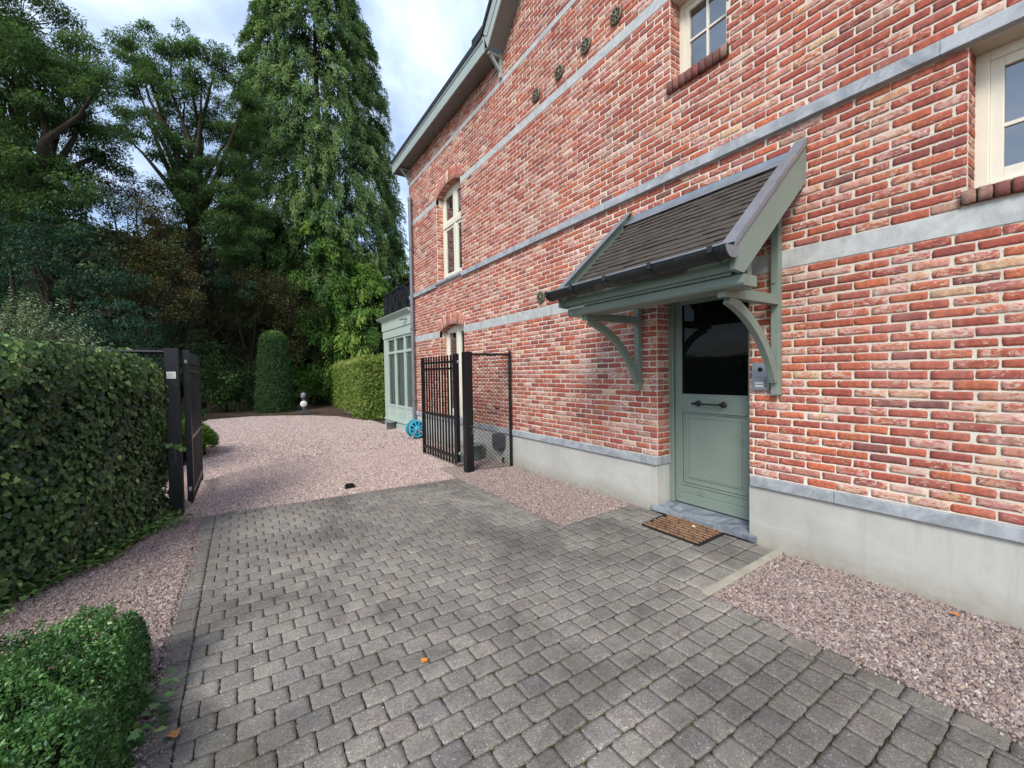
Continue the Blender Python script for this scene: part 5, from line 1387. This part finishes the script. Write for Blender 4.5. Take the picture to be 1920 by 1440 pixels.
broad('copper_tree', 'bronze brown leaved tree between the two feathery trees', (-6.8, 22.6, -.1), (-6.7, 22.4, 3.6), LOB_D, M['brown'], 150, .09, .045, 10, .7, .16, .42, .2)
broad('copper_tree', 'dark bronze shrubby tree behind the clipped yew column', (-3.3, 24.9, -.1), (-3.2, 24.8, 2.0), LOB_E, M['dbrown'], 150, .09, .05, 11, .7, .16, .36, .2)
broad('blue_green_shrub', 'patchy blue green shrub beside the dark bronze tree', (-5.9, 25.1, -.1), (-5.8, 25.1, 2.0), LOB_F, M['teal'], 160, .08, .035, 12, .6, .1, .7, .2, 'shrub')
SH = [(-4.7,22.6,2.0,.95,1.1),(-4.0,22.2,1.0,1.05,.9),(-3.5,22.3,1.5,.8,1.1),(-4.6,22.6,.9,1.0,.8),(-4.9,23,2.9,.6,.6)]
broad('variegated_shrub', 'leafy shrub with pale edged leaves seen past the left gate leaf', (-4.2, 22.5, -.1), (-4.2, 22.4, .8), SH, M['shrub'], 80, .10, .05, 16, .7, .07, .5, .2, 'shrub', 'twig')
SHR = [(-0.5,23.6,1.7,0.84,.8),(-0.2,23.3,.8,0.75,0.56),(-.9,23.8,1.0,.6,.6)]
broad('leafy_shrub', 'fresh green shrub between the yew column and the beech hedge', (-.4, 23.6, -.1), (-.4, 23.6, .6), SHR, M['gold'], 85, .11, .045, 18, .6, .06, .3, .3, 'shrub', 'twig')
# dark trees closing the view behind
BACK = [((-15.5,38.5), 6.0, 13.0, 'dark evergreen far left behind the feathery tree'), ((-10.2,35), 4.6, 10.5, 'dark evergreen behind the bronze leaved tree'), ((-6.6,35.5), 4.0, 11.0, 'dark evergreen behind the layered tree'),
        ((-2.6,33.2), 4.2, 12.5, 'dark evergreen left of the tallest cypress'), ((8.2,32.0), 3.0, 8.5, 'dark evergreen right of the tallest cypress'), ((-20,30), 5, 11, 'dark evergreen at the left edge of the wood'),
        ((-13.2,26.5), 3.2, 7.5, 'dark round evergreen below the feathery tree'), ((-1.2,28), 2.2, 5.5, 'small dark evergreen behind the bronze shrubby tree')]
for (c_, r_, h_, lab) in BACK:
    root = empty('evergreen_tree', (c_[0], c_[1], 0), lab, 'tree', None)
    n_ = int(5200*(r_/4)**1.2*(h_/9))
    a = RNG.uniform(0, 2*math.pi, n_); z = RNG.uniform(0, 1, n_)
    r = r_*np.sqrt(np.clip(1-((z-.42)/.6)**2, .02, 1))*(1+.14*lump(a*2, z*6, r_)); 
    dpt = RNG.uniform(.72, 1.03, n_)
    P = np.stack([c_[0]+r*dpt*np.cos(a), c_[1]+r*dpt*np.sin(a), z*h_], 1)
    Nn = np.stack([np.cos(a), np.sin(a), (z-.4)*1.2], 1)
    leaves('foliage', RH, P, Nn*.4+unit(n_)*.8-[0, 0, .5], Nn+unit(n_)*.6, RNG.uniform(.25, .55, n_), RNG.uniform(.14, .26, n_), .4+.3*lump(a*3, z*9)+RNG.normal(0, .15, n_), M['dark'], root)
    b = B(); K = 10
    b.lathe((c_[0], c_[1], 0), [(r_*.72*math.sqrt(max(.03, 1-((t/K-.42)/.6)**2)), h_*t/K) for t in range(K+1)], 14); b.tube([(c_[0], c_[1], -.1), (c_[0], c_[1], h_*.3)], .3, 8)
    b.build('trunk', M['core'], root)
# low juniper by the left gate leaf
jn = empty('juniper', (-4.62, 10.4, 0), 'low spreading green juniper beside the drive behind the left gate leaf', 'bush')
n_ = 9000; a = RNG.uniform(0, 2*math.pi, n_); e = RNG.uniform(0, 1, n_); r = .55*np.sqrt(RNG.rand(n_))
P = np.stack([-4.62+r*np.cos(a)*1.05, 10.2+r*np.sin(a)*1.5, np.sqrt(np.clip(1-(r/.6)**2, 0, 1))*.62*RNG.uniform(.4, 1.05, n_)+.03], 1)
leaves('foliage', RH, P, np.stack([np.cos(a), np.sin(a), .5+0*a], 1)+unit(n_)*.5, unit(n_)+[0, 0, 1.], .10, .016, RNG.normal(.5, .25, n_), M['gold'], jn)
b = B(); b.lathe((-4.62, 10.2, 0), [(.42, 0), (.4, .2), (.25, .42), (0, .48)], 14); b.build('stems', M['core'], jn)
# planting bed growth between hedge fence and trees : ground cover
n_ = 9000
P = np.stack([RNG.uniform(-9.5, -4.75, n_), RNG.uniform(6.3, 21, n_), RNG.uniform(.0, .28, n_)], 1)
gc = leaves('ground_cover', RH2, P, unit(n_)+[0, 0, .6], np.tile([0, 0, 1.], (n_, 1))+unit(n_)*.5, RNG.uniform(.08, .16, n_), .05, RNG.normal(.4, .2, n_), M['dark'], None)
tag(gc, 'dark low ground cover under the trees left of the gravel drive', 'ground cover', None, 'stuff')

# ------------------------------------------------------------------ light, sky, camera
W = bpy.data.worlds.new('World'); SC.world = W; W.use_nodes = True
t = W.node_tree; t.nodes.clear(); q = N(t)
sky = q.n('TexSky'); sky.sky_type = 'NISHITA'; sky.sun_disc = False
sdir = Vector((-.60, -.50, .70)).normalized()
sky.sun_elevation = math.asin(sdir.z); sky.sun_rotation = math.atan2(sdir.x, sdir.y)
sky.air_density = 1.0; sky.dust_density = 1.2; sky.ozone_density = 1.6
tc = q.n('TexCoord'); sx = q.n('SeparateXYZ'); q.l(tc.outputs['Generated'], sx.inputs[0])
ad = q.n('Math', operation='ADD'); ad.inputs[1].default_value = .22; q.l(sx.outputs[2], ad.inputs[0])
mxx = q.n('Math', operation='MAXIMUM'); mxx.inputs[1].default_value = .05; q.l(ad.outputs[0], mxx.inputs[0])
dv = q.n('VectorMath', operation='DIVIDE'); q.l(tc.outputs['Generated'], dv.inputs[0])
cb = q.n('CombineXYZ')
for i in range(3): q.l(mxx.outputs[0], cb.inputs[i])
q.l(cb.outputs[0], dv.inputs[1])
cl = q.noise(dv.outputs[0], 1.7, 7, .55, .35)
cm = q.ramp(cl, [(.40, .10), (.55, .5), (.70, .92)])
cc = q.ramp(q.noise(dv.outputs[0], 3.1, 5, .6), [(.3, (4.6, 5.8, 8.0)), (.7, (6.8, 7.8, 9.2))])
mx = q.mix(cm, sky.outputs[0], cc)
bg = q.n('Background'); bg.inputs[1].default_value = .10; q.l(mx, bg.inputs[0])
wo = q.n('OutputWorld'); q.l(bg.outputs[0], wo.inputs[0])
sl_ = bpy.data.lights.new('sun', 'SUN'); sl_.energy = 1.5; sl_.angle = rad(20); sl_.color = (1, .95, .88)
so = bpy.data.objects.new('sun', sl_); COL.objects.link(so); so.rotation_euler = sdir.to_track_quat('Z', 'Y').to_euler()

f_ = 785.; yaw, pitch, roll = rad(32.96), rad(-1.5), rad(.95)
Fv = Vector((math.sin(yaw)*math.cos(pitch), math.cos(yaw)*math.cos(pitch), math.sin(pitch)))
Rv = Vector((math.cos(yaw), -math.sin(yaw), 0)); Uv = Rv.cross(Fv)
R2 = Rv*math.cos(roll)-Uv*math.sin(roll); U2 = Rv*math.sin(roll)+Uv*math.cos(roll)
cam = bpy.data.cameras.new('camera'); cam.sensor_width = 36; cam.lens = f_/1920*36; cam.clip_end = 800; cam.clip_start = .05
co = bpy.data.objects.new('camera', cam); COL.objects.link(co)
m = Matrix((R2, U2, -Fv)).transposed().to_4x4(); m.translation = Vector((-3.5944, 0, 1.5)); co.matrix_world = m
SC.camera = co
SC.view_settings.view_transform = 'Standard'; SC.view_settings.look = 'None'; SC.view_settings.gamma = 1; SC.view_settings.exposure = 1.05
SC.cycles.max_bounces = 6; SC.cycles.transparent_max_bounces = 8
